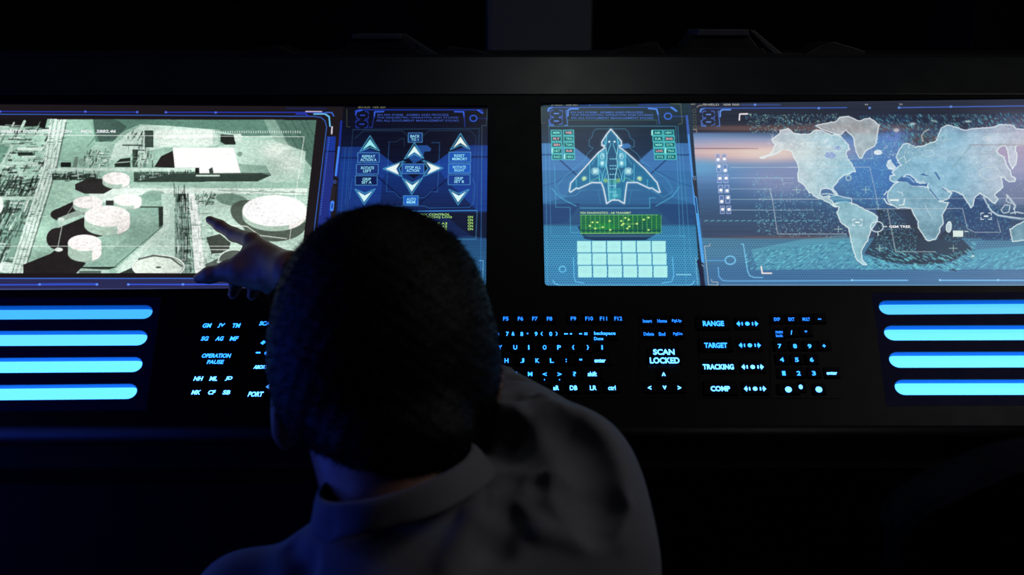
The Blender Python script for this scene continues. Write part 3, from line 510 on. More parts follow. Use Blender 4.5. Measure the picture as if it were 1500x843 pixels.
    C.line([(1112, 292), (1600, 290)], 1.1, g2, .5); C.line([(1155, 245), (1274, 245), (1284, 290), (1287, 306)], 1.1, g2, .6); C.line([(1240, 233), (1278, 232.6), (1277, 220)], .9, g2, .5); C.line([(1264, 306.5), (1410, 305.5), (1417, 335), (1428, 340.5), (1466, 340.5), (1461, 323)], 1.2, g2, .65)
    C.line([(1300, 307), (1312, 369), (1370, 369)], 1.3, (176, 184, 186), .7); C.ring(1284.5, 332.3, 9.3, 7.6, 1.5, (216, 228, 240), .9); C.line([(1294, 332.3), (1299, 332.3)], 1.3, (216, 228, 240)); C.line([(1286, 341), (1286.4, 345)], 1.2, (216, 228, 240))
    for x, y in ((1288.5, 364), (1396.5, 364), (1268, 278), (1167, 278), (1228, 336)):
        C.line([(x-6, y), (x+6, y)], 1, (176, 206, 200), .7); C.line([(x, y-5), (x, y+5)], 1, (176, 206, 200), .7)
    def sight(cx, cy, r, h):
        for sx in (-1, 1):
            for sy in (-1, 1): C.line([(cx+sx*r, cy+sy*h*.4), (cx+sx*r, cy+sy*h), (cx+sx*r*.5, cy+sy*h)], 1.4, (216, 226, 238), .9)
        C.line([(cx-2.5, cy), (cx+2.5, cy)], 2, (226, 234, 242))
    sight(1444.5, 317, 7.6, 4.6); sight(1256, 326, 6.5, 4.5)
    C.line([(1295, 291), (1299, 298), (1306, 301)], 1.5, (226, 232, 238)); C.line([(1325, 292), (1324, 300), (1317, 301)], 1.5, (226, 232, 238)); C.line([(1304, 293.4), (1316, 293.4)], 2.4, (232, 236, 240)); C.line([(1295, 286), (1299, 281)], 1.4, (226, 232, 238)); C.line([(1315, 281), (1322, 283), (1322.5, 287)], 1.2, (216, 226, 232), .8)
    C.rect(1396, 338, 1411, 347, (214, 226, 226)); C.line([(1413, 339.4), (1418, 339.4)], 1.2, (206, 220, 230)); C.ell(1425, 375.5, 2.4, 1.4, (196, 214, 210))
    # slider tiles
    for k in range(6):
        y = 231.5+k*15.2; x = 1051.5+k*1.35
        for j in range(2):
            xx = x+j*9.2; C.rect(xx-3, y-5.6, xx+3, y+5.6, (96, 120, 196), .5); C.frame(xx-3, y-5.6, xx+3, y+5.6, 1., (172, 180, 236), .85)
            dy = (2.4, -2.6, -.4, 1.6, 3, -.6)[(k+3*j) % 6]; C.ell(xx+.3, y+dy, 2.3, 2.3, (250, 250, 255))
    # window frame marks
    header(1026, 158.8, a=1.); wl = (190, 190, 190)
    C.line([(1030, 158.8), (1241, 157.8), (1275, 158)], 1.6, (52, 88, 190)); C.line([(1242, 158), (1276, 158)], 2.4, (40, 46, 64)); C.line([(1317, 157.8), (1600, 154)], 1.6, (62, 98, 200)); C.line([(1086, 153.6), (1143, 153.6)], 2.2, (50, 76, 150), .8)
    for x, y in ((1199.5, 158.6), (1274, 158.2), (1317, 157.8), (1393, 156.4), (1106, 153.6)): C.ell(x, y, 2, 1.7, (90, 136, 236))
    C.line([(1083, 176), (1083.5, 167.2), (1095, 167)], 2, (238, 228, 232)); C.line([(1018, 152.6), (1011, 153), (1013, 190), (1020, 190), (1020.6, 194)], 1.3, (150, 144, 132), .9); C.line([(1021, 157), (1024, 154.6), (1030, 154), (1031, 152)], 1.2, (170, 166, 156), .8)
    for k in range(4): C.frame(1015+k*.4, 160+k*8, 1019+k*.4, 165+k*8, .9, (90, 110, 92), .7)
    C.line([(1115, 391), (1116.6, 400.6), (1130, 400.6)], 2.2, (240, 222, 226)); C.line([(1040, 357.5), (1039.5, 360.6), (1032, 361), (1038, 417.6), (1052, 418), (1051, 413.6), (1043, 413.4), (1042, 410)], 1.2, (180, 186, 196), .85)
    C.ring(1069.7, 381.5, 7.4, 6, 2.2, (104, 180, 240)); C.line([(1034, 382), (1062, 382)], 1.4, (84, 160, 230)); C.line([(1086, 357.5), (1089, 358.4), (1095, 397), (1098, 404), (1104, 406.6), (1117, 407)], 1.6, (110, 190, 244), .9)
    C.line([(1052, 392), (1053, 405), (1058, 411), (1066, 412), (1327, 411)], 1.7, (92, 168, 238), .9); C.line([(1250, 411), (1330, 411)], 1.7, (100, 176, 244)); C.line([(1377, 411), (1600, 411)], 1.9, (100, 176, 244)); C.line([(1056, 418), (1600, 418.6)], 1.3, (120, 170, 214), .7)
    for x in (1248, 1377, 1462): C.ell(x, 410.6, 1.8, 1.5, (130, 200, 255))
    # colour band at the very top
    C.line([(1012, 148), (1600, 142)], 1, (80, 92, 108), .5)
    gy = C.a.mean(-1, keepdims=True); C.a[:] = gy+(C.a-gy)*.86+np.array([4, 9, 3])*(Y[..., None] > 195)
    mm = M[..., None]; C.a[:] = hold*(1-mm)+C.a*mm
    # gutter between the windows
    C.poly([(1006.5, 152), (1012, 152), (1033, 424), (1026, 424)], (40, 56, 74)); C.line([(1006.5, 176), (1018, 300)], 3.2, (82, 150, 226)); C.line([(1006, 170), (1008, 196)], 3, (60, 96, 180)); C.line([(1016.5, 262), (1020, 287)], 4.6, (52, 56, 68)); C.line([(1018.5, 290), (1029.6, 383)], 4.4, (86, 168, 238)); C.line([(1018.5, 290), (1021, 312)], 2, (34, 60, 110))
    for i in range(16): C.line([(1020.6+i*.5, 316+i*3.6), (1025+i*.5, 316+i*3.6)], .8, (60, 130, 200), .8)
    C.ring(1017.5, 261, 1.5, 2.4, .9, (150, 180, 220), .8); C.line([(1024, 383), (1030.4, 420)], 6, (34, 40, 66)); C.line([(1028, 388), (1031, 391)], 1, (160, 190, 220))
    C.a[:] = C.a+((C.noise(60, 1.3)-.5)*7)[..., None]
    return C
# ---------------------------------------------------------------- the console's sloping face as a coordinate frame
TILT = R(28)
P0 = CP+FW*1.316
NN = (-FW*math.cos(TILT)+UP*math.sin(TILT)).normalized()      # out of the face
EU_ = (UP*math.cos(TILT)+FW*math.sin(TILT)).normalized()      # up the face
FR = Matrix(((RT.x, EU_.x, NN.x, P0.x), (RT.y, EU_.y, NN.y, P0.y), (RT.z, EU_.z, NN.z, P0.z), (0, 0, 0, 1)))
def face(px, py, h=0.):
    d = FW+RT*((px-750)/F)+UP*((421.5-py)/F)
    Z = ((P0+NN*h-CP).dot(NN))/d.dot(NN); q = CP+d*Z-P0
    return (q.dot(RT), q.dot(EU_))
def face_np(px, py, h):
    dx = (px-750)/F; dy = (421.5-py)/F
    n = np.array(NN); dn = FW.dot(NN)+dy*UP.dot(NN)
    Z = (P0+NN*h-CP).dot(NN)/dn
    s = Z*dx; off = CP-P0
    t = off.dot(EU_)+Z*(FW.dot(EU_)+dy*UP.dot(EU_))
    return s, t
def P(px, py, Z): return CP+(FW+RT*((px-750)/F)+UP*((421.5-py)/F))*Z

# ---------------------------------------------------------------- materials
def srgb(c): return tuple(((v/255+.055)/1.055)**2.4 if v > 10 else v/255/12.92 for v in c)
def mat(name, col, rough=.5, metal=0., spec=.5, noise=0., scale=40, bump=0., sheen=0.):
    m = bpy.data.materials.new(name); m.use_nodes = True; nt = m.node_tree; b = nt.nodes['Principled BSDF']
    b.inputs['Base Color'].default_value = (*col, 1); b.inputs['Roughness'].default_value = rough; b.inputs['Metallic'].default_value = metal
    b.inputs['Specular IOR Level'].default_value = spec
    if sheen: b.inputs['Sheen Weight'].default_value = sheen
    tc = nt.nodes.new('ShaderNodeTexCoord'); nz = nt.nodes.new('ShaderNodeTexNoise'); nz.inputs['Scale'].default_value = scale
    nt.links.new(tc.outputs['Object'], nz.inputs['Vector'])
    mr = nt.nodes.new('ShaderNodeMapRange'); mr.inputs['To Min'].default_value = max(0, rough-.06); mr.inputs['To Max'].default_value = min(1, rough+.06)
    nt.links.new(nz.outputs['Fac'], mr.inputs['Value']); nt.links.new(mr.outputs['Result'], b.inputs['Roughness'])
    if noise:
        mx = nt.nodes.new('ShaderNodeMix'); mx.data_type = 'RGBA'
        mx.inputs['A'].default_value = (*[v*(1-noise) for v in col], 1); mx.inputs['B'].default_value = (*[v*(1+noise) for v in col], 1)
        nt.links.new(nz.outputs['Fac'], mx.inputs['Factor']); nt.links.new(mx.outputs['Result'], b.inputs['Base Color'])
    if bump:
        bp = nt.nodes.new('ShaderNodeBump'); bp.inputs['Strength'].default_value = bump; bp.inputs['Distance'].default_value = .002
        nt.links.new(nz.outputs['Fac'], bp.inputs['Height']); nt.links.new(bp.outputs['Normal'], b.inputs['Normal'])
    return m
def emit(name, col, k=1.):
    m = bpy.data.materials.new(name); m.use_nodes = True; nt = m.node_tree; b = nt.nodes['Principled BSDF']
    b.inputs['Base Color'].default_value = (*[v*.3 for v in col], 1); b.inputs['Roughness'].default_value = .4
    b.inputs['Emission Color'].default_value = (*col, 1); b.inputs['Emission Strength'].default_value = k
    return m
M_PLATE = mat('satin_black_plate', (.003, .003, .004), .5, spec=.22, noise=.2, scale=30)
M_HOOD = mat('dark_grey_hood', (.018, .021, .022), .36, noise=.15, scale=20)
M_BODY = mat('black_cabinet', (.010, .010, .012), .6, noise=.2)
M_KEY = mat('black_keycap', (.002, .002, .003), .55, spec=.12)
M_SLOT_GLOW = mat('deep_blue_painted_glow', (.002, .003, .07), .6, spec=.2, noise=.1)  # blue base colour stands in for the soft glow round the slot lights
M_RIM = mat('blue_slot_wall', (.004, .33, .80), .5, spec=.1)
M_BEZ = mat('black_bezel', (.006, .006, .007), .3)
M_UNIT = mat('dark_housing_grey', (.06, .065, .072), .4, noise=.15)
M_WEDGE = mat('black_device_shell', (.02, .02, .022), .38)
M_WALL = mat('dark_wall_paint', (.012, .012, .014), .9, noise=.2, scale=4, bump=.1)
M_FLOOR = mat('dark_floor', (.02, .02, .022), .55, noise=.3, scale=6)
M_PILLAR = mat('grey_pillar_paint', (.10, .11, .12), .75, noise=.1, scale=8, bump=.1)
M_SKIN = mat('skin', (.36, .18, .12), .5, noise=.12, scale=60, bump=.15)
M_HAIR = mat('black_brown_hair', (.005, .0035, .003), .6, spec=.25, noise=.4, scale=220, bump=.4)
M_SHIRT = mat('grey_blue_shirt_cloth', (.19, .19, .225), .8, noise=.06, scale=300, bump=.06, sheen=.2)
M_TROUSER = mat('dark_trouser_cloth', (.02, .02, .03), .9, noise=.2, scale=200)
M_SHOE = mat('black_shoe_leather', (.01, .01, .01), .4)
M_CHAIR = mat('black_chair_fabric', (.003, .003, .012), .75, spec=.15, noise=.2, scale=150, bump=.2)
M_STEEL = mat('dark_steel', (.1, .1, .11), .35, 1.)
M_EYE = mat('eye_white', (.6, .58, .55), .2)
L_TXT = emit('blue_legend_light', (.06, .62, 3.0), 1.3)
L_TXT2 = emit('dim_blue_legend_light', (.03, .42, 2.2), .9)
L_TXT3 = emit('bright_blue_legend_light', (.22, 1.0, 3.4), 1.6)
S_CY = emit('pale_cyan_caption', srgb((150, 226, 244)), 1.); S_GR = emit('green_readout', srgb((176, 232, 120)), .95); S_WH = emit('white_caption', srgb((236, 238, 240)), .95)
S_DB = emit('dim_blue_caption', srgb((52, 76, 156)), 1.); S_DB2 = emit('soft_blue_caption', srgb((84, 124, 206)), .8); S_OL = emit('olive_caption', srgb((120, 124, 96)), .9); S_PK = emit('pink_caption', srgb((240, 190, 196)), .9); S_TQ = emit('turquoise_caption', srgb((130, 240, 224)), .9)
S_GY = emit('grey_caption', srgb((176, 178, 176)), .9)

# ---------------------------------------------------------------- object helpers
def tag(o, label=None, cat=None, group=None, kind=None):
    if label: o['label'] = label
    if cat: o['category'] = cat
    if group: o['group'] = group
    if kind: o['kind'] = kind
    return o
def link(o, parent=None):
    COL.objects.link(o)
    if parent is not None: o.parent = parent
    return o
def empty(name, mw=Matrix(), parent=None):
    o = bpy.data.objects.new(name, None); o.empty_display_size = .05; link(o, parent); o.matrix_world = mw if parent is None else o.matrix_world
    if parent is None: o.matrix_basis = mw
    return o
def raw(name, vs, fs, m, parent=None, smooth=False, basis=None):
    me = bpy.data.meshes.new(name); me.from_pydata([tuple(v) for v in vs], [], fs); me.update()
    if m: me.materials.append(m)
    o = bpy.data.objects.new(name, me); link(o, parent)
    if smooth: me.polygons.foreach_set('use_smooth', [True]*len(me.polygons))
    if basis is not None: o.matrix_basis = basis
    return o
def frombm(name, bm, m, parent=None, smooth=False, basis=None):
    bmesh.ops.recalc_face_normals(bm, faces=bm.faces)
    me = bpy.data.meshes.new(name); bm.to_mesh(me); bm.free()
    if m: me.materials.append(m)
    if smooth: me.polygons.foreach_set('use_smooth', [True]*len(me.polygons))
    o = bpy.data.objects.new(name, me); link(o, parent)
    if basis is not None: o.matrix_basis = basis
    return o
def bm_box(bm, x0, x1, y0, y1, z0, z1, bev=0., taper=0.):
    t = taper
    vs = [bm.verts.new(c) for c in ((x0, y0, z0), (x1, y0, z0), (x1, y1, z0), (x0, y1, z0), (x0+t, y0+t, z1), (x1-t, y0+t, z1), (x1-t, y1-t, z1), (x0+t, y1-t, z1))]
    fs = [bm.faces.new([vs[i] for i in q]) for q in ((3, 2, 1, 0), (4, 5, 6, 7), (0, 1, 5, 4), (1, 2, 6, 5), (2, 3, 7, 6), (3, 0, 4, 7))]
    if bev: bmesh.ops.bevel(bm, geom=list({e for f in fs for e in f.edges}), offset=bev, segments=2, affect='EDGES', profile=.5)
def box(name, dims, m, parent=None, bev=0., basis=None, taper=0.):
    bm = bmesh.new(); bm_box(bm, *dims, bev, taper); return frombm(name, bm, m, parent, basis=basis)
def prism(name, pts, axis, a, b, m, parent=None, bev=0., basis=None):
    """outline pts extruded between a and b along axis 0/1/2"""
    bm = bmesh.new()
    def v(p, w):
        l = list(p); l.insert(axis, w); return bm.verts.new(l)
    A = [v(p, a) for p in pts]; B = [v(p, b) for p in pts]; n = len(pts)
    bm.faces.new(A); bm.faces.new(B[::-1])
    for i in range(n): bm.faces.new((A[i], B[i], B[(i+1) % n], A[(i+1) % n]))
    if bev: bmesh.ops.bevel(bm, geom=bm.edges[:], offset=bev, segments=3, affect='EDGES', profile=.5)
    return frombm(name, bm, m, parent, basis=basis)
def T(s, t, h=0.): return Matrix.Translation((s, t, h))

# ---------------------------------------------------------------- room shell
box('floor', (-3, 3.2, -1.8, 4.2, -.1, 0), M_FLOOR)['kind'] = 'structure'
box('ceiling', (-3, 3.2, -1.8, 4.2, 2.8, 2.9), M_WALL)['kind'] = 'structure'
box('wall_back', (-3.1, 3.3, 4.2, 4.3, -.1, 2.9), M_WALL)['kind'] = 'structure'
box('wall_front', (-3.1, 3.3, -1.9, -1.8, -.1, 2.9), M_WALL)['kind'] = 'structure'
box('wall_left', (-3.1, -3, -1.8, 4.2, -.1, 2.9), M_WALL)['kind'] = 'structure'
box('wall_right', (3.2, 3.3, -1.8, 4.2, -.1, 2.9), M_WALL)['kind'] = 'structure'
def xat(px, Y, py=40):
    p = P(px, py, 1)-CP; return CP.x+p.x*Y/p.y
xa, xb = xat(712, 2.5), xat(868, 2.5)
tag(box('pillar', (xa, xb, 2.5, 2.78, 0, 2.8), M_PILLAR, bev=.014), kind='structure', label='grey square pillar rising behind the middle of the console')
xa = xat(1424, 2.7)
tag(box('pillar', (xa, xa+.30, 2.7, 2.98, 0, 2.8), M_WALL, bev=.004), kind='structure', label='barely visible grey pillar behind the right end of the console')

# ---------------------------------------------------------------- console
S0, S1 = -1.12, 1.18
tT = face(750, 83)[1]; tB = face(750, 634)[1]
def world_yz(t, h):
    q = P0+EU_*t+NN*h; return (q.y, q.z)
con = empty('control_console', Matrix.Translation((0, 1.75, 0)))
tag(con, 'long black control console with a sloping face of displays and backlit keys', 'console')
IC = Matrix.Translation((0, -1.75, 0))
def rel(o):            # meshes written in world coordinates under the console
    o.matrix_basis = IC; return o
# bar outlines  (x end, y top at end, y bottom at end, y top far, y bottom far, far x)
BARS_L = [(221.8, 447.6, 467.3, 448, 468.8), (214, 484.6, 506.3, 485, 507.4), (206.8, 523.6, 545.4, 524.4, 547), (199, 562.8, 584.8, 564.4, 587)]
BARS_R = [(1289.3, 440.8, 461, 439.6, 459.6), (1296.8, 477.6, 499, 477, 498.4), (1304.2, 516.3, 539, 515.6, 538.6), (1312.4, 556.8, 579, 556.4, 578.8)]
def stadium(bar, left, grow=0., flat=8):
    xe, yt, yb, yt2, yb2 = bar; xf = -70 if left else 1580
    k = (xf-xe)/((0 if left else 1500)-xe)
    a = Vector(face(xe, yt)); b = Vector(face(xe, yb)); r = abs(a.y-b.y)/2+grow
    c1 = Vector((face(xe, (yt+yb)/2)[0]+(-1 if left else 1)*(r-grow)*1.0, (a.y+b.y)/2))
    yc2 = (yt2+yb2)/2+((yt2+yb2)/2-(yt+yb)/2)*(k-1); c2 = Vector(face(xf, yc2))
    sgn = 1 if left else -1; pts = []
    for i in range(13):
        q = -math.pi/2+math.pi*i/12; pts.append((c1.x+sgn*r*math.cos(q)*1.12, c1.y+r*math.sin(q)))
    for i in range(13):
        q = math.pi/2+math.pi*i/12; pts.append((c2.x+sgn*r*math.cos(q), c2.y+r*math.sin(q)))
    return pts
QL = [(-62, 149.5), (715.5, 154.5), (712.6, 420.5), (-72, 426)]
QR = [(791.5, 151), (1570, 141.5), (1580, 419), (797.5, 419)]
def quad_hole(Q, g=0.):
    p = [Vector(face(*q)) for q in Q]; c = sum(p, Vector((0, 0)))/4; out = []
    for i in range(4):
        a, b, d = p[i-1], p[i], p[(i+1) % 4]; u = (a-b).normalized(); v = (d-b).normalized(); b = b-(u+v)*g; r = .006
        for k in range(5):
            w = k/4; out.append(tuple((b+u*r)*(1-w)**2+b*2*w*(1-w)+(b+v*r)*w*w))
    return out
def plate_with_holes(name, outer, holes, z0, z1, m, parent, bevel=.0006):
    cu = bpy.data.curves.new(name, 'CURVE'); cu.dimensions = '2D'; cu.fill_mode = 'BOTH'; cu.extrude = (z1-z0)/2-bevel; cu.bevel_depth = bevel; cu.bevel_resolution = 1
    for pts in [outer]+holes:
        sp = cu.splines.new('POLY'); sp.points.add(len(pts)-1); sp.use_cyclic_u = True
        for i, p in enumerate(pts): sp.points[i].co = (p[0], p[1], 0, 1)
    t = bpy.data.objects.new('tmp', cu); COL.objects.link(t); dg = bpy.context.evaluated_depsgraph_get()
    me = bpy.data.meshes.new_from_object(t.evaluated_get(dg)); bpy.data.objects.remove(t)
    me.name = name; me.transform(Matrix.Translation((0, 0, (z0+z1)/2))); me.materials.clear(); me.materials.append(m)
    o = bpy.data.objects.new(name, me); link(o, parent); return o
# bay plates added around the slots, deep blue painting their soft glow, rounded rectangles
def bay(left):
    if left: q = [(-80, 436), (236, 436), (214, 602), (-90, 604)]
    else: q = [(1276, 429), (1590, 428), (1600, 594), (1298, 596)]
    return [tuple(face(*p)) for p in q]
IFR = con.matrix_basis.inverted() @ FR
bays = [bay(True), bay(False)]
fp = plate_with_holes('face_plate', [(S0, tB), (S1, tB), (S1, tT), (S0, tT)], [quad_hole(QL), quad_hole(QR)]+bays, -.012, 0, M_PLATE, con); fp.matrix_basis = IFR
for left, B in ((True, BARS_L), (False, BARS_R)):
    o = plate_with_holes('painted_glow_plate', bays[0 if left else 1], [stadium(b, left, .001) for b in B], -.012, -.0002, M_SLOT_GLOW, con); o.matrix_basis = IFR
    o['label'] = 'deep blue plate added to paint the glow around the slot lights'
# cabinet below the face
prof = [world_yz(*q) for q in ((tB, 0), (tB, -.013), (tB+.015, -.013), (tB+.015, -.034), (tT-.015, -.034), (tT-.015, -.013), (tT, -.013), (tT+.004, -.02))]
yT, zT = world_yz(tT, 0); yB, zB = world_yz(tB, 0)
ledge_z = zT-.004
prof = prof[1:]+[(yT+.40, ledge_z), (yT+.40, 0), (yB+.18, 0), (yB+.16, .10), (yB+.10, .12), (yB+.10, zB-.12), (yB+.004, zB-.05)]
rel(prism('cabinet', prof, 0, S0, S1, M_BODY, con))
# rounded hood rail along the top edge and the front nose rail
def rail(name, pts, m, x0=S0, x1=S1): return rel(prism(name, pts, 0, x0, x1, m, con))
cy, cz = world_yz(tT-.001, -.0125); rad = .0125
pts = [(cy+rad*math.cos(a), cz+rad*math.sin(a)) for a in np.linspace(0, 2*math.pi, 33)[:-1]]
rr = rail('hood_rail', pts, M_HOOD); rr.data.polygons.foreach_set('use_smooth', [len(p.vertices) == 4 for p in rr.data.polygons])
cy, cz = world_yz(tB+.002, -.012); pts = [(cy+.014*math.cos(a), cz+.014*math.sin(a)) for a in np.linspace(0, 2*math.pi, 33)[:-1]]
rr = rail('front_nose_rail', pts, M_PLATE); rr.data.polygons.foreach_set('use_smooth', [len(p.vertices) == 4 for p in rr.data.polygons])
# satin grey hood band above the displays
o = box('hood_band', (S0+.002, S1-.002, face(750, 139)[1], tT-.002, 0, .0016), M_HOOD, con, bev=.0007); o.matrix_basis = IFR
# ledge deck
rel(box('ledge_deck', (S0, S1, yT+.02, yT+.40, ledge_z-.002, ledge_z+.003), M_BODY, con, bev=.001))

# ---------------------------------------------------------------- blue slot lights
PLACE = ['topmost', 'second from the top', 'third from the top', 'lowest']
BLK = {True: [.60, .95, 1.1, 1.1], False: [.78, 1.05, 1.12, 1.12]}
for left, B in ((True, BARS_L), (False, BARS_R)):
    for i, b in enumerate(B):
        inner = stadium(b, left, 0.); outer_ = stadium(b, left, .0009)
        cx = sum(p[0] for p in inner)/len(inner); cyy = sum(p[1] for p in inner)/len(inner)
        bar = empty('light_bar', FR @ T(cx, cyy, -.012))
        tag(bar, f'{PLACE[i]} of four glowing blue slot lights at the console\'s {"left" if left else "right"} end', 'light', f'blue slot lights, {"left" if left else "right"} bank')
        k = BLK[left][i]
        big = [(p[0]-cx, p[1]-cyy) for p in stadium(b, left, .003)]
        em = emit('slot_light_glow', (.16*min(1, k+.1), .86, 1.9), k)
        prism('diffuser', big, 2, -.006, -.0002, em, bar)
        n = len(inner); vs = []; fs = []
        for (ring, z) in ((inner, .0), (inner, .0118), (outer_, .0118), (outer_, .0)): vs += [(p[0]-cx, p[1]-cyy, z) for p in ring]
        for r_ in range(4):
            for j in range(n): fs.append((r_*n+j, r_*n+(j+1) % n, ((r_+1) % 4)*n+(j+1) % n, ((r_+1) % 4)*n+j))
        raw('slot_wall', vs, fs, M_RIM, bar)

# ---------------------------------------------------------------- lettering
_tc = {}
def glyphs(s, bold=.0, align='CENTER', lead=1.0):
    key = (s, bold, align, lead)
    if key in _tc: return _tc[key]
    cu = bpy.data.curves.new('txt', 'FONT'); cu.body = s; cu.offset = bold; cu.align_x = align; cu.space_line = lead; cu.resolution_u = 3
    t = bpy.data.objects.new('tmp', cu); COL.objects.link(t); bpy.context.view_layer.update(); dg = bpy.context.evaluated_depsgraph_get()
    me = t.evaluated_get(dg).to_mesh()
    v = np.array([w.co[:2] for w in me.vertices]) if len(me.vertices) else np.zeros((1, 2)); f = [tuple(p.vertices) for p in me.polygons]
    bpy.data.objects.remove(t); bpy.data.curves.remove(cu)
    lo, hi = v.min(0), v.max(0); v = (v-(lo+hi)/2)/np.maximum(hi-lo, 1e-6)
    _tc[key] = (v, f); return v, f
def text_geo(items, h, bold=.02, shear=0.):
    """items: (string, cx, cy, width, height) in display units -> vertices on the face, faces"""
    V, Fc = [], []
    for it in items:
        s, cx, cy, w, hh = it[:5]; al = it[5] if len(it) > 5 else 'CENTER'
        v, f = glyphs(s, bold, al)
        if al == 'LEFT': cx = cx+w/2
        s0, t0 = face(cx, cy, h); sw = face(cx+w/2, cy, h)[0]-face(cx-w/2, cy, h)[0]; tw = face(cx, cy-hh/2, h)[1]-face(cx, cy+hh/2, h)[1]
        n = len(V); V += [(s0+x*sw+y*tw*shear, t0+y*tw, h) for x, y in v]; Fc += [tuple(i+n for i in q) for q in f]
    return V, Fc
def text_each(name, groups, h, m, parent, bold=.03):
    for g_ in groups:
        V, Fc = text_geo(g_, h, bold); c = V[0]; raw(name, [(v[0]-c[0], v[1]-c[1], v[2]-c[2]) for v in V], Fc, m, parent, basis=T(*c))
def text_part(name, items, h, m, parent, pm, bold=.02, shear=0.):
    V, Fc = text_geo(items, h, bold, shear); o = raw(name, V, Fc, m, parent); o.matrix_basis = pm; return o

# ---------------------------------------------------------------- displays
def lattice(name, C, q, h, parent, pm, m, dens=1.35):
    """picture surface: q = four corners; colours taken from the computed artwork"""
    (x0, y0), (x1, y1), (x2, y2), (x3, y3) = q
    nx = int(max(x1-x0, x2-x3)*dens); ny = int(max(y3-y0, y2-y1)*dens)
    a, b = np.meshgrid(np.linspace(0, 1, nx), np.linspace(0, 1, ny))
    px = (x0*(1-a)+x1*a)*(1-b)+(x3*(1-a)+x2*a)*b; py = (y0*(1-a)+y1*a)*(1-b)+(y3*(1-a)+y2*a)*b
    s, t = face_np(px, py, h)
    co = np.stack([s, t, np.full_like(s, h)], -1).reshape(-1, 3).astype(np.float32)
    u = np.clip((px-C.x0)*C.S-.5, 0, C.w-1.001); v = np.clip((py-C.y0)*C.S-.5, 0, C.h-1.001)
    i = u.astype(int); j = v.astype(int); fu = (u-i)[..., None]; fv = (v-j)[..., None]; A = np.clip(C.a, 0, 255)
    col = (A[j, i]*(1-fu)+A[j, i+1]*fu)*(1-fv)+(A[j+1, i]*(1-fu)+A[j+1, i+1]*fu)*fv
    col = col/255.; lin = np.where(col <= .04045, col/12.92, ((col+.055)/1.055)**2.4)
    rgba = np.ones((nx*ny, 4), np.float32); rgba[:, :3] = lin.reshape(-1, 3)
    idx = np.arange(nx*ny).reshape(ny, nx); f = np.stack([idx[1:, :-1], idx[1:, 1:], idx[:-1, 1:], idx[:-1, :-1]], -1).reshape(-1, 4)
    me = bpy.data.meshes.new(name); me.vertices.add(nx*ny); me.vertices.foreach_set('co', co.ravel())
    me.loops.add(f.size); me.loops.foreach_set('vertex_index', f.ravel().astype(np.int32)); me.polygons.add(len(f))
    me.polygons.foreach_set('loop_start', (np.arange(len(f))*4).astype(np.int32)); me.polygons.foreach_set('loop_total', np.full(len(f), 4, np.int32))
    me.update(); ca = me.color_attributes.new('picture', 'FLOAT_COLOR', 'POINT'); ca.data.foreach_set('color', rgba.ravel())
    me.materials.append(m); o = bpy.data.objects.new(name, me); link(o, parent); o.matrix_basis = pm; return o
M_PIC = bpy.data.materials.new('lit_display_picture'); M_PIC.use_nodes = True
nt = M_PIC.node_tree; b = nt.nodes['Principled BSDF']; b.inputs['Base Color'].default_value = (.004, .004, .005, 1); b.inputs['Roughness'].default_value = .3
at = nt.nodes.new('ShaderNodeAttribute'); at.attribute_name = 'picture'; nt.links.new(at.outputs['Color'], b.inputs['Emission Color']); b.inputs['Emission Strength'].default_value = 1.0
M_PIC.cycles.emission_sampling = 'NONE' if False else 'AUTO'

def display(Q, label, C, parts, split):
    cx = sum(face(*q)[0] for q in Q)/4; cy = sum(face(*q)[1] for q in Q)/4
    d = empty('display_screen', FR @ T(cx, cy, -.02)); tag(d, label, 'screen'); pm = (FR @ T(cx, cy, -.02)).inverted() @ FR
    p = quad_hole(Q, .004); o = prism('housing', p, 2, -.03, -.0045, M_BEZ, d); o.matrix_basis = pm
    h = -.0042; g = 1.5
    q0, q1, q2, q3 = [(Q[0][0]-g, Q[0][1]-g), (Q[1][0]+g, Q[1][1]-g), (Q[2][0]+g, Q[2][1]+g), (Q[3][0]-g, Q[3][1]+g)]
    (sx0, sx1) = split; m0 = (sx0, q0[1]+(q1[1]-q0[1])*(sx0-q0[0])/(q1[0]-q0[0])); m1 = (sx1, q3[1]+(q2[1]-q3[1])*(sx1-q3[0])/(q2[0]-q3[0]))
    a = lattice(parts[0], C, [q0, m0, m1, q3], h, d, pm, M_PIC); b_ = lattice(parts[1], C, [m0, q1, q2, m1], h, d, pm, M_PIC)
    return d, a, b_, pm, -.0038
CL = paint_left()
dL, satw, menw, pmL, hL = display(QL, 'wide left display showing a pale green aerial picture of tanks and an arrow menu', CL, ('aerial_picture', 'control_menu'), (500.5, 478))
I4 = Matrix()
def sub_pm(): return Matrix()
text_part('picture_caption', [('SATELLITE EXTRAPOLATION  -  MDL  2882.46', 80, 192.4, 180, 4.4)], hL, S_WH, satw, I4, .03)
cap = lambda s, x, y, w, h=4.0: (s, x, y, w, h)
text_each('button_caption', [[cap('BACK', 608, 199.6, 13.5), cap('TO 1', 607.6, 204.6, 10.5)], [cap('REPEAT', 540, 229.3, 19), cap('ACTION A', 539.6, 234.2, 23.5)], [cap('ROTATE', 538.4, 246.1, 19), cap('LEFT', 538, 250.7, 12)], [cap('GRIP', 537.2, 262.6, 12.5), cap('SET A', 537, 267.2, 14.5)], [cap('RESET', 673, 228.2, 15.5), cap('MEMORY', 673.6, 233, 22)], [cap('ROTATE', 673, 245, 19), cap('RIGHT', 673, 249.6, 15)], [cap('GRIP', 672, 261.5, 12.5), cap('SET B', 672.4, 266.2, 14.5)], [cap('STOP ALL', 605, 245.4, 23), cap('ACTION', 604.6, 250, 18.5)], [cap('AUTO', 602.4, 292, 13.5), cap('MEM', 602, 296.4, 12.5)]], hL, S_CY, menw, .015)
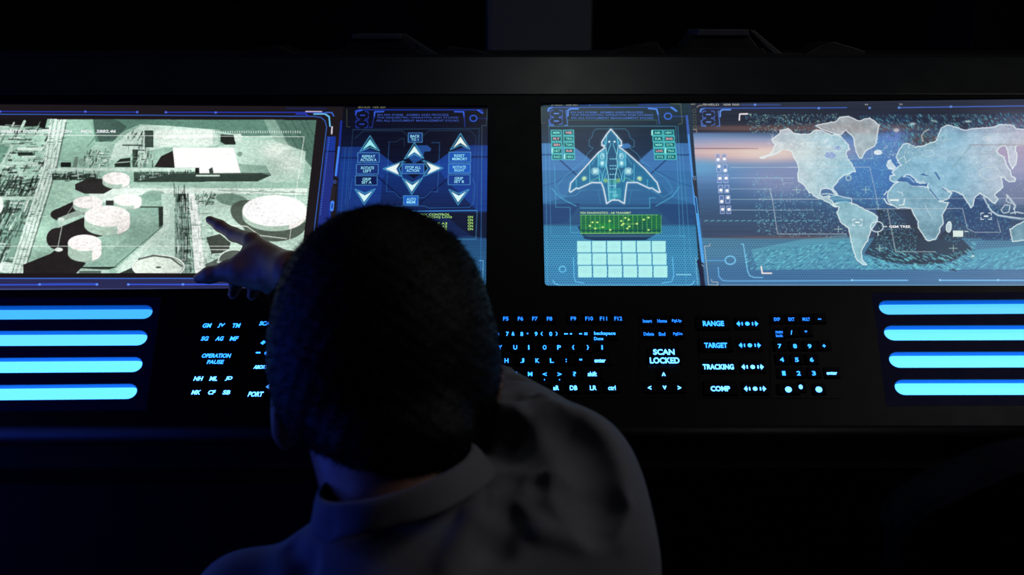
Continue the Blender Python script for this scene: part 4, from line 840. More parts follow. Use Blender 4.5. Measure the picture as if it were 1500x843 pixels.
text_part('green_readout', [cap('MANUAL REMOTE VNX CONTROL', 609, 314.6, 100, 3.3), cap('LINKED STATE AXIS [VOX] LOG', 610, 318.7, 104, 3.3), cap('LINK CONNECTION', 596, 323.2, 71, 3.3), cap('REMOTE CONTROL  NODE A3', 603, 327.6, 104, 3.3), cap('REMOTE CONTROL  NODE A5', 603, 331.9, 104, 3.3), cap('SIGNAL PARAMETERS', 612, 336.2, 86, 3.3)], hL, S_GR, menw, I4, .015)
text_part('status_column', [cap('ON', 689, 318.2+4.4*k, 7.6, 3.4) for k in range(5)], hL, S_GR, menw, I4, .015)
text_part('header_caption', [cap('EN NO FORM.  ADMIN AND PROCESS', 605, 168.4, 104, 3), cap('THE REQUESTED, OPERATIVE AND STORED', 612, 172.6, 120, 3), cap('FIX ALL DOCUMENT MANAGEMENT SYS.NO', 612, 176.8, 120, 3)], hL, S_DB, menw, I4, .02)
text_part('version_caption', [cap('EN-R/D  VER 007', 545, 157.4, 40, 2.4)], hL, S_OL, menw, I4, .01)
CRR = paint_right()
dR, shipw, mapw, pmR, hR = display(QR, 'wide display right of centre showing a winged craft diagram and a blue world map', CRR, ('craft_diagram', 'world_map'), (1009.5, 1030.5))
text_part('header_caption', [cap('EN NO FORM.  ADMIN AND PROCESS', 889, 164.8, 106, 3), cap('THE REQUESTED, OPERATIVE AND STORED', 897, 168.9, 120, 3), cap('FIX ALL DOCUMENT MANAGEMENT SYS.NO', 897, 173, 120, 3)], hR, S_DB2, shipw, I4, .02)
text_part('version_caption', [cap('SHIELD   008 007', 827, 153.4, 40, 2.6)], hR, S_GY, shipw, I4, .01)
text_part('version_caption', [cap('SHIELD   008 000', 1057, 153.4, 52, 2.8)], hR, S_GY, mapw, I4, .01)
text_part('trace_caption', [cap('VEX DIAGNOSTICS - AB TRANSMIT', 887, 312, 75, 2.9)], hR, emit('lime_caption', srgb((190, 232, 160)), .9), shipw, I4, .02)
W1 = ['MEM', 'FLY', 'SEN', 'NET', 'RAD']; W2 = ['WEB', 'TRG', 'TURN', 'SUR', 'HEN']; W3 = ['AIR', 'SUR', 'MEM', 'LOG', 'SYS']; W4 = ['NEW', 'ENG', 'DTR', 'TRG', 'STA']
pk, tq = [], []
for cx0, sl, ws, pi in ((814.6, .04, W1, (1, 2)), (832.6, .04, W2, (0, 3)), (962.8, .1, W3, (3,)), (979.3, .1, W4, (1,))):
    for k in range(5):
        cyk = 194.6+k*8.85; (pk if k in pi else tq).append(cap(ws[k], cx0+sl*(cyk-194)+.2, cyk, 9.4, 3.2))
text_each('tile_caption', [[q] for q in tq], hR, S_TQ, shipw, .03); text_each('tile_caption', [[q] for q in pk], hR, S_PK, shipw, .03)
text_part('map_caption', [cap('GEM TREE', 1318, 332.2, 31, 3.6)], hR, S_WH, mapw, I4, .03)
text_each('scale_figure', [[cap('44', 1269, 153.2, 5, 2.6)], [cap('24', 1319.6, 152.8, 5, 2.6)]], hR, S_GY, mapw, .0)

# ---------------------------------------------------------------- backlit keys
_kc = {}
def keycap(w, d):
    k = (round(w, 4), round(d, 4))
    if k not in _kc:
        bm = bmesh.new(); bm_box(bm, -w/2, w/2, -d/2, d/2, 0, .003, .0006, .0007); me = bpy.data.meshes.new('keycap'); bm.to_mesh(me); bm.free(); me.materials.append(M_KEY); _kc[k] = me
    return _kc[k]
HK = .0032
def keypad(name, label, box_, keys, shear=0., bold=.02):
    """keys: (items, cx, cy, wkeys, hkeys, material)"""
    x0, y0, x1, y1 = box_
    c = Vector(face((x0+x1)/2, (y0+y1)/2)); base = empty(name, FR @ T(c.x, c.y, 0)); tag(base, label, 'keyboard' if 'keyboard' in name else 'keypad')
    a, b, d, e = [Vector(face(*q)) for q in ((x0, y0), (x1, y0), (x1, y1), (x0, y1))]
    prism('base_plate', [tuple(v-c) for v in (a, b, d, e)], 2, .0001, .0008, M_PLATE, base)
    for items, kx, ky, kw, kh, m in keys:
        s, t = face(kx, ky, .0008); me = keycap(kw, kh)
        ko = bpy.data.objects.new('key', me); link(ko, base); ko.location = (s-c.x, t-c.y, .0008)
        V, Fc = text_geo(items, HK+.0010, bold, shear)
        raw('legend', [(v[0]-s, v[1]-t, v[2]-.0008) for v in V], Fc, m, ko)
    return base
U = .0172; UH = .0150
def k1(s, x, y, w=None, h=6.2, m=None, kw=U, kh=UH):
    w = w if w else 5.4*len(s); return ([(s, x, y, w, h)], x, y, kw, kh, m or L_TXT)
keys = []
for s, x in (('F1', 641), ('F2', 663), ('F3', 684.5), ('F4', 706), ('F5', 741), ('F6', 762.5), ('F7', 783.5), ('F8', 805)): keys.append(k1(s, x, 467.2, 8, 5.8, L_TXT2))
for s, x, w in (('F9', 840, 8), ('F10', 863, 11.4), ('F11', 884, 10.6), ('F12', 905.6, 11.4)): keys.append(k1(s, x, 467, w, 5.8, L_TXT2))
for a, b, x in (('1', '!', 617), ('2', '@', 639), ('3', '#', 661), ('4', '$', 683), ('5', '%', 704.5), ('6', '^', 726), ('7', '&', 747.5), ('8', '*', 768.5), ('9', '(', 789.5), ('0', ')', 811)):
    keys.append(([(a, x-4.2, 489.6, 4.2, 6.2), (b, x+4.2, 489.3, 4.4 if b in '&#%@' else 3.2, 5.6 if b not in '*^' else 3.4)], x, 489.5, U, UH, L_TXT))
keys.append(([('-', 829, 489.4, 5.5, 1.8), ('-', 836.4, 489.4, 3, 2)], 832.5, 489.5, U, UH, L_TXT)); keys.append(([('-', 850.6, 489.3, 4.4, 1.8), ('=', 858.2, 489.3, 5, 3.4)], 854.5, 489.5, U, UH, L_TXT))
keys.append(([('backspace', 886, 489.2, 31.5, 6.4), ('Done', 877, 496.4, 13.5, 4.6)], 886, 491, .034, UH, L_TXT))
for s, x in (('Q', 625), ('W', 647), ('E', 668), ('R', 690), ('T', 711.5), ('Y', 732.8), ('U', 754.8), ('I', 774.6), ('O', 797.8), ('P', 819), ('{', 839.6), ('}', 861.2), ('|', 882)): keys.append(k1(s, x, 509.3, 2 if s in 'I|' else 5.6 if s not in '{}' else 3.4, 6.6))
for s, x in (('A', 630), ('S', 652), ('D', 675), ('F', 697.5), ('G', 719), ('H', 742), ('J', 765), ('K', 787.2), ('L', 808.4)): keys.append(k1(s, x, 528.6, 5.8, 6.6))
keys.append(k1(':', 829.4, 528.4, 1.8, 4.8)); keys.append(k1('"', 850.8, 527.4, 4, 2.8)); keys.append(([('enter', 879, 528.8, 16.5, 5.4)], 879, 528.6, .030, UH, L_TXT3))
for s, x in (('Z', 641), ('X', 663.5), ('C', 686), ('V', 709), ('B', 731.5), ('N', 754), ('M', 776.6)): keys.append(k1(s, x, 548.4, 6.6, 6.4))
keys.append(([('<', 798, 548.6, 6, 5.4), ('.', 797.6, 556.6, 1.7, 1.9)], 798, 550, U, UH, L_TXT)); keys.append(([('>', 819.6, 548.6, 6, 5.4), ('.', 819.6, 556.6, 1.7, 1.9)], 819.6, 550, U, UH, L_TXT)); keys.append(k1('?', 841.6, 548.2, 5, 6.6))
keys.append(([('shift', 867.6, 548.2, 13.2, 7)], 867.6, 548.4, .027, UH, L_TXT3))
keys.append(([('ctrl', 640, 569, 12, 6.6)], 640, 569, .022, UH, L_TXT3)); keys.append(k1('LA', 668, 569, 10, 6.4, L_TXT3, .022))
for s, x, w in (('aR', 814.6, 8.4), ('DB', 840.2, 11), ('LR', 869, 9.8), ('ctrl', 896.4, 11)): keys.append(([(s, x, 568.6, w, 6.8)], x, 568.6, .0205, UH, L_TXT3))
keypad('keyboard', 'black backlit typing keyboard with blue letters set in the middle of the console', (604, 455, 918, 583), keys, bold=.025)
nav = []
for s, x, y, w in (('Insert', 948.3, 470.6, 13.2), ('Home', 970, 470.5, 14), ('PgUp', 991.4, 470.6, 14.2), ('Delete', 950.4, 489.6, 15), ('End', 969.8, 489.7, 9.6), ('PgDn', 993, 489.8, 13.6)): nav.append(([(s, x, y, w, 5.)], x, y, U, UH, L_TXT2))
nav.append(([('SCAN', 972.4, 516, 31.5, 8.4), ('LOCKED', 973.6, 528.4, 43.5, 9)], 973, 522, .042, .024, L_TXT3))
tri = {'u': 0, 'l': 1, 'd': 2, 'r': 3}
nav += [([('^', 972.2, 548.6, 6, 5.4)], 972.2, 548.4, U, UH, L_TXT3), ([('<', 951.6, 568.4, 5.2, 6)], 951.6, 568.4, U, UH, L_TXT3), ([('v', 973.6, 568.2, 6, 5.4)], 973.6, 568.4, U, UH, L_TXT3), ([('>', 995.2, 568.4, 5.2, 6)], 995.2, 568.4, U, UH, L_TXT3)]
keypad('navigation_keypad', 'cluster of backlit blue navigation keys around the SCAN LOCKED key', (936, 458, 1006, 583), nav, bold=.035)
def icon(kind, cx, cy, r, h):
    s0, t0 = face(cx, cy, h); k = face(cx+1, cy, h)[0]-s0
    if kind == 'dot': pts = [(r*math.cos(i*math.tau/20), r*.95*math.sin(i*math.tau/20)) for i in range(20)]
    elif kind == 'ell': pts = [(r*math.cos(i*math.tau/20)*.8, r*math.sin(i*math.tau/20)) for i in range(20)]
    elif kind == 'la': pts = [(-r, 0), (-.0, r*1.05), (-.0, r*.45), (.25*r, r*.45), (.25*r, -r*.45), (0, -r*.45), (0, -r*1.05)]
    elif kind == 'ra': pts = [(r, 0), (0, -r*1.05), (0, -r*.45), (-.25*r, -r*.45), (-.25*r, r*.45), (0, r*.45), (0, r*1.05)]
    elif kind == 'bar': pts = [(-.22*r, -r*.6), (.22*r, -r*.6), (.22*r, r*.6), (-.22*r, r*.6)]
    elif kind == 'dia': pts = [(-r, -r*.2), (r*.1, r*.9), (r, r*.2), (-r*.1, -r*.9)]
    elif kind == 'dash': pts = [(-r, -r*.35), (r, -r*.35), (r, r*.35), (-r, r*.35)]
    return [(s0+x*k, t0+y*k, h) for x, y in pts]
def icon_keys(base_name, base, lst):
    """lst: (list of (kind,cx,cy,r)), key centre and size, material"""
    c = base.matrix_basis.translation; c = FR.inverted() @ c
    for icons, kx, ky, kw, kh, m in lst:
        s, t = face(kx, ky, .0008); ko = bpy.data.objects.new('key', keycap(kw, kh)); link(ko, base); ko.location = (s-c.x, t-c.y, .0008)
        V, Fc = [], []
        for q in icons:
            p = icon(*q, HK+.001); Fc.append(tuple(range(len(V), len(V)+len(p)))); V += p
        raw('legend', [(v[0]-s, v[1]-t, v[2]-.0008) for v in V], Fc, m, ko)
mode = []
for s, x, y, w, m in (('RANGE', 1045, 474.2, 31, L_TXT), ('TARGET', 1048.6, 506.2, 33.6, L_TXT), ('TRACKING', 1052.2, 537.8, 45.5, L_TXT3), ('COMP', 1055.2, 569.8, 28.4, L_TXT3)): mode.append(([(s, x, y, w, 7.8)], x, y, .044, .020, m))
kp = keypad('mode_keypad', 'backlit mode keys reading RANGE, TARGET, TRACKING and COMP with arrow rockers', (1024, 458, 1126, 584), mode, bold=.04)
rk = []
for y, xs, m in ((474.6, (1083.6, 1094.8, 1106), L_TXT), (506.2, (1087, 1098.4, 1109.8), L_TXT), (537.9, (1091, 1102.6, 1114), L_TXT3), (569.9, (1094.6, 1106.2, 1117.6), L_TXT3)):
    rk.append(([('la', xs[0]-.6, y, 4.4), ('bar', xs[0]+3.6, y, 4.4), ('dot', xs[1], y, 3.4), ('ra', xs[2]+.6, y, 4.4), ('bar', xs[2]-3.6, y, 4.4)], xs[1], y, .033, .018, m))
icon_keys('', kp, rk)
nums = []
for s, x, y, w, h in (('EXP', 1138.2, 468, 9, 5), ('EXT', 1159.4, 468, 9, 5), ('MULT', 1181, 468, 11, 5), ('-', 1200.6, 467.8, 5, 1.8)): nums.append(([(s, x, y, w, h)], x, y, U, UH, L_TXT2))
nums.append(([('num', 1141.4, 487, 10.4, 3.6), ('lock', 1141.8, 492, 10.4, 4.4)], 1141.5, 489.6, U, UH, L_TXT2))
for s, x, y, w, h in (('/', 1159.4, 487.4, 3, 6.4), ('*', 1180.6, 486.4, 4, 4), ('7', 1142.2, 507.4, 5.4, 6.4), ('8', 1164.6, 507.4, 5.6, 6.4), ('9', 1186, 507.6, 5.6, 6.4), ('+', 1207.2, 507, 4.8, 4.8), ('4', 1145.4, 527.2, 6, 6.4), ('5', 1167.2, 527.4, 5.6, 6.4), ('6', 1189, 527.2, 5.6, 6.4), ('1', 1148.2, 547.2, 5, 6.6), ('2', 1170, 547.2, 5.8, 6.6), ('3', 1192.2, 547.2, 5.6, 6.6)): nums.append(([(s, x, y, w, h)], x, y, U, UH, L_TXT))
nums.append(([('enter', 1218.6, 547, 15.6, 4.8)], 1218.6, 547, .020, UH, L_TXT3))
kp = keypad('numeric_keypad', 'backlit blue number keypad to the left of the right slot lights', (1128, 458, 1232, 584), nums, bold=.035)
icon_keys('', kp, [([('dot', 1155, 571, 4.9)], 1155, 571, .028, UH, L_TXT3), ([('ell', 1173, 567.2, 3.6)], 1175, 567.6, .010, UH, L_TXT3), ([('dot', 1199.6, 571, 4.9)], 1199.6, 571, U, UH, L_TXT3)])
ops = []
for s, x, y, w, m in (('GM', 303.2, 477.2, 12.4, L_TXT), ('JV', 324.2, 477.2, 9.6, L_TXT), ('TM', 346, 477.2, 11.6, L_TXT), ('SG', 300.2, 496.3, 10.2, L_TXT), ('AG', 321.8, 496.3, 11, L_TXT), ('MF', 343, 496.3, 11.6, L_TXT), ('NH', 290.6, 555, 12.6, L_TXT3), ('ML', 313.2, 555, 11.4, L_TXT3), ('JD', 335.2, 555, 10, L_TXT3), ('MK', 287.6, 575.2, 13, L_TXT3), ('CF', 310.2, 575.2, 10.4, L_TXT3), ('SB', 332, 575.2, 10.8, L_TXT3)):
    ops.append(([(s, x, y, w, 6.4)], x, y, U, UH, m))
ops.append(([('OPERATION', 317, 521.4, 42, 6.2), ('PAUSE', 315.6, 530.6, 24, 6.)], 316.5, 526, .044, .020, L_TXT))
keypad('operation_keypad', 'backlit keypad of slanted blue two-letter keys around OPERATION PAUSE, left of the person', (276, 464, 362, 588), ops, shear=.22, bold=.035)
dk_ = [([('SCAN', 391, 474, 21, 6.2)], 391, 474, .026, UH, L_TXT), ([('ABORT', 382, 538, 20, 5.6)], 382, 538, .026, UH, L_TXT3), ([('PORT', 374.6, 577.8, 21.4, 7.4)], 374.6, 577.8, .026, .016, L_TXT3)]
kp = keypad('docking_keypad', 'backlit keypad half hidden behind the head, showing SCA and PORT', (364, 462, 470, 590), dk_, shear=.25, bold=.035)
icon_keys('', kp, [([('dia', 385.6, 502.2, 4)], 385.6, 502.2, U, .014, L_TXT), ([('dash', 378.2, 517, 3.4)], 376, 518, .013, .010, L_TXT), ([('dot', 390, 518, 2.8)], 391, 518, .011, .010, L_TXT), ([('dot', 398.6, 554, 2.8)], 399, 553, .011, .010, L_TXT), ([('dia', 394, 566.2, 4.4)], 394, 566.2, .012, .010, L_TXT3)])

# ---------------------------------------------------------------- devices on the ledge
zl = ledge_z+.003
def wx(px, Y):
    d = P(px, 60, 1)-CP; return d.x*Y/d.y
def housing(px0, px1, Y, hgt, label):
    a, b = wx(px0, Y), wx(px1, Y); c = (a+b)/2; w = (b-a)/2; e = empty('equipment_housing', Matrix.Translation((c, Y+.05, zl))); tag(e, label, 'device', 'raised housings on the console ledge')
    prism('plinth', [(-w-.016, 0), (w+.016, 0), (w+.010, hgt*.32), (-w-.010, hgt*.32)], 1, -.05, .05, M_WEDGE, e, bev=.0008)
    prism('cowl', [(-w-.004, hgt*.325), (w+.004, hgt*.325), (w*.72, hgt*.98), (-w*.72, hgt*.98)], 1, -.043, .046, M_WEDGE, e, bev=.001)
    prism('lid', [(-w*.76, hgt*.86), (w*.76, hgt*.86), (w*.72, hgt*1.13), (-w*.72, hgt*1.13)], 1, -.05, .048, M_UNIT, e, bev=.0015)
    prism('side_arm', [(w*.76, hgt*1.1), (w*.90, hgt*1.1), (w+.042, .003), (w+.028, .003)], 1, -.045, -.033, M_UNIT, e, bev=.0008)
    prism('foot_strip', [(w+.02, .0), (w+.085, .0), (w+.082, .003), (w+.02, .003)], 1, -.05, .0, M_UNIT, e, bev=.0005)
YL = yT+.055
housing(503, 600, YL, .030, 'low dark trapezoid housing on the console ledge, left of the pillar')
housing(1008, 1110, YL, .036, 'low dark trapezoid housing on the console ledge, right of the pillar')
def wedge(pts, Y, dpt, label):
    q = [wx(p[0], Y) for p in pts]; zz = [P(0, p[1], 1) for p in pts]
    c = sum(q)/len(q); base = zl
    o = []
    for x, p in zip(q, pts): o.append((x-c, max(0., (p[1])*1.0)))
    w = prism('wedge_device', o, 1, 0, dpt, M_WEDGE, bev=.0007); w.matrix_basis = Matrix.Translation((c, Y, base)); tag(w, label, 'device', 'flat wedge devices on the console ledge'); return w
wedge([(345, 0), (440, 0), (405, .016), (372, .013)], YL, .08, 'flat black wedge device at the far left of the console ledge')
wedge([(640, 0), (724, 0), (690, .009), (654, .014)], YL, .08, 'flat black wedge device between the left housing and the pillar')
wedge([(885, 0), (978, 0), (962, .021), (925, .013)], YL, .08, 'flat black wedge device just right of the pillar')
wedge([(1178, 0), (1270, 0), (1268, .008), (1221, .022), (1205, .017)], YL, .08, 'flat black wedge device at the right of the console ledge')

# ---------------------------------------------------------------- empty chair at lower right
ch = empty('office_chair', Matrix.Translation((.62, .62, 0))); tag(ch, 'dark office chair cut off at the lower right corner, its back edge catching blue light', 'chair')
def back_outline():
    tl = P(1362, 764, .70); tr = P(1500, 692, .70)
    c = Vector((.62, .62, 0)); pts = []
    for px, py in ((1340, 800), (1362, 768), (1390, 748), (1430, 727), (1470, 704), (1500, 691), (1545, 682), (1660, 676), (1860, 680), (1980, 690), (2060, 730), (2085, 790)):
        q = P(px, py, .70); pts.append((q.x-c.x, q.z-c.z))
    x0, x1 = pts[0][0], pts[-1][0]
    for _ in range(2): pts = [pts[0]]+[w for a, b in zip(pts, pts[1:]) for w in ((a[0]*.75+b[0]*.25, a[1]*.75+b[1]*.25), (a[0]*.25+b[0]*.75, a[1]*.25+b[1]*.75))]+[pts[-1]]
    return pts+[(x1-.01, .62), (x1-.06, .52), (x0+.06, .52), (x0+.01, .62)]
yb_ = P(1500, 691, .70).y-.62
prism('backrest', back_outline(), 1, yb_, yb_+.05, M_CHAIR, ch, bev=.012)
bx = [p[0] for p in back_outline()]; mx_ = (min(bx)+max(bx))/2
box('seat', (mx_-.23, mx_+.23, yb_+.02, yb_+.48, .43, .50), M_CHAIR, ch, bev=.02)
box('back_bracket', (mx_-.04, mx_+.04, yb_-.025, yb_+.03, .40, .75), M_STEEL, ch, bev=.006)
def lathe(name, prof_, m, parent, basis=None, n=24):
    vs, fs = [], []
    for r, z in prof_: vs += [(r*math.cos(i*math.tau/n), r*math.sin(i*math.tau/n), z) for i in range(n)]
    for k in range(len(prof_)-1): fs += [(k*n+i, k*n+(i+1) % n, (k+1)*n+(i+1) % n, (k+1)*n+i) for i in range(n)]
    fs += [tuple(range(n))[::-1], tuple(range((len(prof_)-1)*n, len(prof_)*n))]
    return raw(name, vs, fs, m, parent, True, basis)
def chair_base(e, x, y):
    lathe('pedestal', [(.03, .08), (.03, .26), (.02, .27), (.02, .43)], M_STEEL, e, Matrix.Translation((x, y, 0)))
    for k in range(5):
        a = k*math.tau/5+.3; bm = bmesh.new(); bm_box(bm, .02, .29, -.02, .02, .065, .095, .006); bmesh.ops.rotate(bm, verts=bm.verts[:], cent=(0, 0, 0), matrix=Matrix.Rotation(a, 3, 'Z')); frombm('base_spoke', bm, M_STEEL, e, basis=Matrix.Translation((x, y, 0)))
        lathe('caster', [(.012, 0), (.026, .006), (.028, .03), (.024, .055), (.01, .066)], M_BODY, e, Matrix.Translation((x+.27*math.cos(a), y+.27*math.sin(a), 0)), 14)
chair_base(ch, mx_, yb_+.25)

# ---------------------------------------------------------------- implicit surfaces for the figure
class SDF:
    def __init__(s, lo, hi, h):
        s.h = h; s.lo = np.array(lo, float); s.n = np.ceil((np.array(hi)-s.lo)/h).astype(int)+1
        s.D = np.full(s.n, .06, np.float32); s.ax = [s.lo[i]+np.arange(s.n[i])*h for i in range(3)]
        s.fs = []
    def _loc(s, lo, hi, pad):
        a = np.maximum(0, np.floor((np.array(lo)-pad-s.lo)/s.h).astype(int)); b = np.minimum(s.n, np.ceil((np.array(hi)+pad-s.lo)/s.h).astype(int)+1)
        if (b <= a).any(): return None
        sl = tuple(slice(x, y) for x, y in zip(a, b)); g = np.meshgrid(*[s.ax[i][a[i]:b[i]] for i in range(3)], indexing='ij', sparse=True); return sl, g
    def _put(s, lo, hi, k, f, sub=False):
        s.fs.append((f, k, sub)); r = s._loc(lo, hi, .06 if k > 0 else .04)
        if r is None: return
        sl, g = r; d = f(*g).astype(np.float32); D = s.D[sl]
        s.D[sl] = SDF.op(D, d, k, sub)
    @staticmethod
    def op(D, d, k, sub):
        if sub:
            if k <= 0: return np.maximum(D, -d)
            h = np.clip(.5-.5*(D+d)/k, 0, 1); return D*(1-h)+(-d)*h+k*h*(1-h)
        if k <= 0: return np.minimum(D, d)
        h = np.clip(.5+.5*(d-D)/k, 0, 1); return D*h*1.0+d*(1-h)*1.0-k*h*(1-h) if False else (d*(1-h)+D*h if False else (D*(1-h)+d*h if False else (d+(D-d)*h)-k*h*(1-h)))
    def cap(s, a, b, ra, rb, k=.01, sub=False):
        a = np.array(a, float); b = np.array(b, float); ab = b-a; L = max(1e-9, ab@ab)
        def f(x, y, z):
            t = np.clip(((x-a[0])*ab[0]+(y-a[1])*ab[1]+(z-a[2])*ab[2])/L, 0, 1)
            return np.sqrt((x-a[0]-t*ab[0])**2+(y-a[1]-t*ab[1])**2+(z-a[2]-t*ab[2])**2)-(ra+(rb-ra)*t)
        r = max(ra, rb); s._put(np.minimum(a, b)-r, np.maximum(a, b)+r, k, f, sub)
    def chain(s, pts, rs, k=.01, sub=False):
        for (a, b), (r, q) in zip(zip(pts[:-1], pts[1:]), zip(rs[:-1], rs[1:])): s.cap(a, b, r, q, k, sub)
    def ell(s, c, rad, axes=None, k=.01, sub=False):
        c = np.array(c, float); A = np.array(axes if axes is not None else np.eye(3), float)
        rad = np.array(rad, float)
        def f(x, y, z):
            X = x-c[0]; Y = y-c[1]; Z = z-c[2]; k0 = 0; k1_ = 0
            for i in range(3):
                u = X*A[i][0]+Y*A[i][1]+Z*A[i][2]; k0 = k0+(u/rad[i])**2; k1_ = k1_+(u/rad[i]**2)**2
            k0 = np.sqrt(k0); return k0*(k0-1)/np.sqrt(k1_+1e-9)
        R_ = rad.max(); s._put(c-R_, c+R_, k, f, sub)
    def value(s, p):
        D = .3
        for f, k, sub in s.fs: D = SDF.op(D, float(f(*p)), k, sub)
        return D
    def hit(s, px, py, z0=.4):
        z = z0; d = FW+RT*((px-750)/F)+UP*((421.5-py)/F); l = d.length
        for _ in range(90):
            p = CP+d*z; v = s.value(p)
            if v < .0006: break
            z += max(v, .0005)*.8/l
            if z > 1.5: break
        return z
    def mesh(s, iso=0.):
        D = s.D-iso; I = D < 0
        c = np.zeros(tuple(n-1 for n in D.shape), np.uint8)
        for dx in (0, 1):
            for dy in (0, 1):
                for dz in (0, 1): c += I[dx:D.shape[0]-1+dx, dy:D.shape[1]-1+dy, dz:D.shape[2]-1+dz]
        act = (c > 0) & (c < 8); ix = np.argwhere(act); vid = np.full(act.shape, -1, np.int32); vid[act] = np.arange(len(ix))
        acc = np.zeros((len(ix), 3)); cnt = np.zeros(len(ix))
        cor = [(0, 0, 0), (1, 0, 0), (0, 1, 0), (1, 1, 0), (0, 0, 1), (1, 0, 1), (0, 1, 1), (1, 1, 1)]
        val = [D[ix[:, 0]+q[0], ix[:, 1]+q[1], ix[:, 2]+q[2]] for q in cor]
        for i in range(8):
            for j in range(i+1, 8):
                if sum(abs(a-b) for a, b in zip(cor[i], cor[j])) != 1: continue
                m = (val[i] < 0) != (val[j] < 0); t = val[i][m]/(val[i][m]-val[j][m])
                acc[m] += np.array(cor[i])+t[:, None]*(np.array(cor[j])-np.array(cor[i])); cnt[m] += 1
        v = s.lo+(ix+acc/cnt[:, None])*s.h; fs = []
        for a in range(3):
            b1, b2 = (a+1) % 3, (a+2) % 3
            n = [D.shape[0], D.shape[1], D.shape[2]]; s0 = [slice(1, n[i]-1) for i in range(3)]; s1 = list(s0); s0[a] = slice(0, n[a]-1); s1[a] = slice(1, n[a])
            A_, B_ = I[tuple(s0)], I[tuple(s1)]; e = np.argwhere(A_ != B_)
            if not len(e): continue
            e_in = A_[e[:, 0], e[:, 1], e[:, 2]]; e = e.copy(); off = np.ones(3, int); off[a] = 0; e = e+off
            def cell(o1, o2):
                q = e.copy(); q[:, b1] -= o1; q[:, b2] -= o2; return vid[q[:, 0], q[:, 1], q[:, 2]]
            F_ = np.stack([cell(1, 1), cell(0, 1), cell(0, 0), cell(1, 0)], -1); F_[~e_in] = F_[~e_in][:, ::-1]; fs.append(F_)
        f = np.concatenate(fs); f = f[(f >= 0).all(1)]
        return v, f
def fast_mesh(name, v, f, m, parent, basis=None, smooth_it=2):
    # light relaxation of the faceted surface
    f = np.asarray(f); v = np.asarray(v, float)
    for _ in range(smooth_it):
        acc = np.zeros_like(v); cnt = np.zeros(len(v))
        for k in range(4):
            for l in (1, 3):
                np.add.at(acc, f[:, k], v[f[:, (k+l) % 4]]); np.add.at(cnt, f[:, k], 1)
        v = v*.5+.5*acc/np.maximum(cnt, 1)[:, None]
    me = bpy.data.meshes.new(name); me.vertices.add(len(v)); me.vertices.foreach_set('co', v.astype(np.float32).ravel()); me.loops.add(f.size); me.loops.foreach_set('vertex_index', f.ravel().astype(np.int32)); me.polygons.add(len(f))
    me.polygons.foreach_set('loop_start', (np.arange(len(f))*4).astype(np.int32)); me.polygons.foreach_set('loop_total', np.full(len(f), 4, np.int32)); me.update(); me.validate()
    me.polygons.foreach_set('use_smooth', np.ones(len(me.polygons), bool)); me.materials.append(m)
    o = bpy.data.objects.new(name, me); link(o, parent)
    if basis is not None: o.matrix_basis = basis
    return o

# ---------------------------------------------------------------- the seated person
VA = [list(RT), list(FW), list(UP)]                    # head axes: right, forward, up
BASE = Vector((-.06, .42, 0)); IB = Matrix.Translation(-BASE)
per = empty('person', Matrix.Translation(BASE))
tag(per, 'person with short dark hair and grey shirt, seen from behind, pointing at left display', 'person')
Hc = P(566, 505, .885)
def Hd(x, y, z): return Hc+RT*x+FW*y+UP*z            # head space: right, forward, up
NB = P(588, 745, .828); PEL = Vector((-.06, .42, .57)); HIPL = Vector((-.15, .44, .56)); HIPR = Vector((.03, .44, .56))
SHR = P(822, 706, .865); ELB = P(655, 566, 1.06); WR = P(430, 402, 1.232)
SHL = P(372, 902, .85); ELL = Vector((-.36, .66, .74)); WRL = Vector((-.26, .82, .665)); CH = P(655, 930, .835)

B = SDF((-.45, .22, .44), (.22, 1.36, 1.36), .003)
# skull, face and neck
B.ell(Hd(0, -.002, .022), (.076, .094, .092), VA, .02); B.ell(Hd(0, .03, -.045), (.060, .066, .072), VA, .03); B.ell(Hd(0, .075, -.085), (.032, .026, .026), VA, .02)
B.ell(Hd(0, .09, .02), (.05, .012, .012), VA, .012); B.cap(Hd(0, .096, .008), Hd(0, .119, -.030), .008, .011, .010); B.ell(Hd(.013, .109, -.034), (.008, .009, .007), VA, .006); B.ell(Hd(-.013, .109, -.034), (.008, .009, .007), VA, .006)
for s_ in (-1, 1):
    B.ell(Hd(s_*.031, .098, .0), (.016, .012, .010), VA, .010, True); B.ell(Hd(s_*.031, .084, -.001), (.0125, .0125, .0115), VA, .003); B.ell(Hd(s_*.042, .07, -.03), (.02, .02, .016), VA, .015)
B.ell(Hd(0, .096, -.055), (.022, .010, .006), VA, .005); B.ell(Hd(0, .094, -.064), (.018, .010, .006), VA, .005); B.cap(Hd(-.02, .107, -.0592), Hd(.02, .107, -.0592), .0012, .0012, .003, True)
B.cap(Hd(.0, -.0, -.07), NB, .056, .057, .03)
B.cap(P(508, 640, .865), P(541, 742, .832), .034, .034, .015)
EARC = []
for s_, ex, ey in ((-1, 415, 604), (1, 716, 548)):
    e = P(ex, ey, .895); EA = [list((RT*.93+FW*(-.36*s_)).normalized()), list((FW*.93+RT*(.36*s_)).normalized()), list(UP)]
    B.ell(e, (.0145, .017, .028), EA, .006); B.ell(e+RT*(s_*.012)-FW*.004, (.004, .010, .020), EA, .003, True); B.cap(e-RT*(s_*.012), e-RT*(s_*.026)+FW*.01, .016, .02, .012)
    B.ell(e-UP*.024+RT*(-s_*.002), (.008, .009, .011), EA, .008)
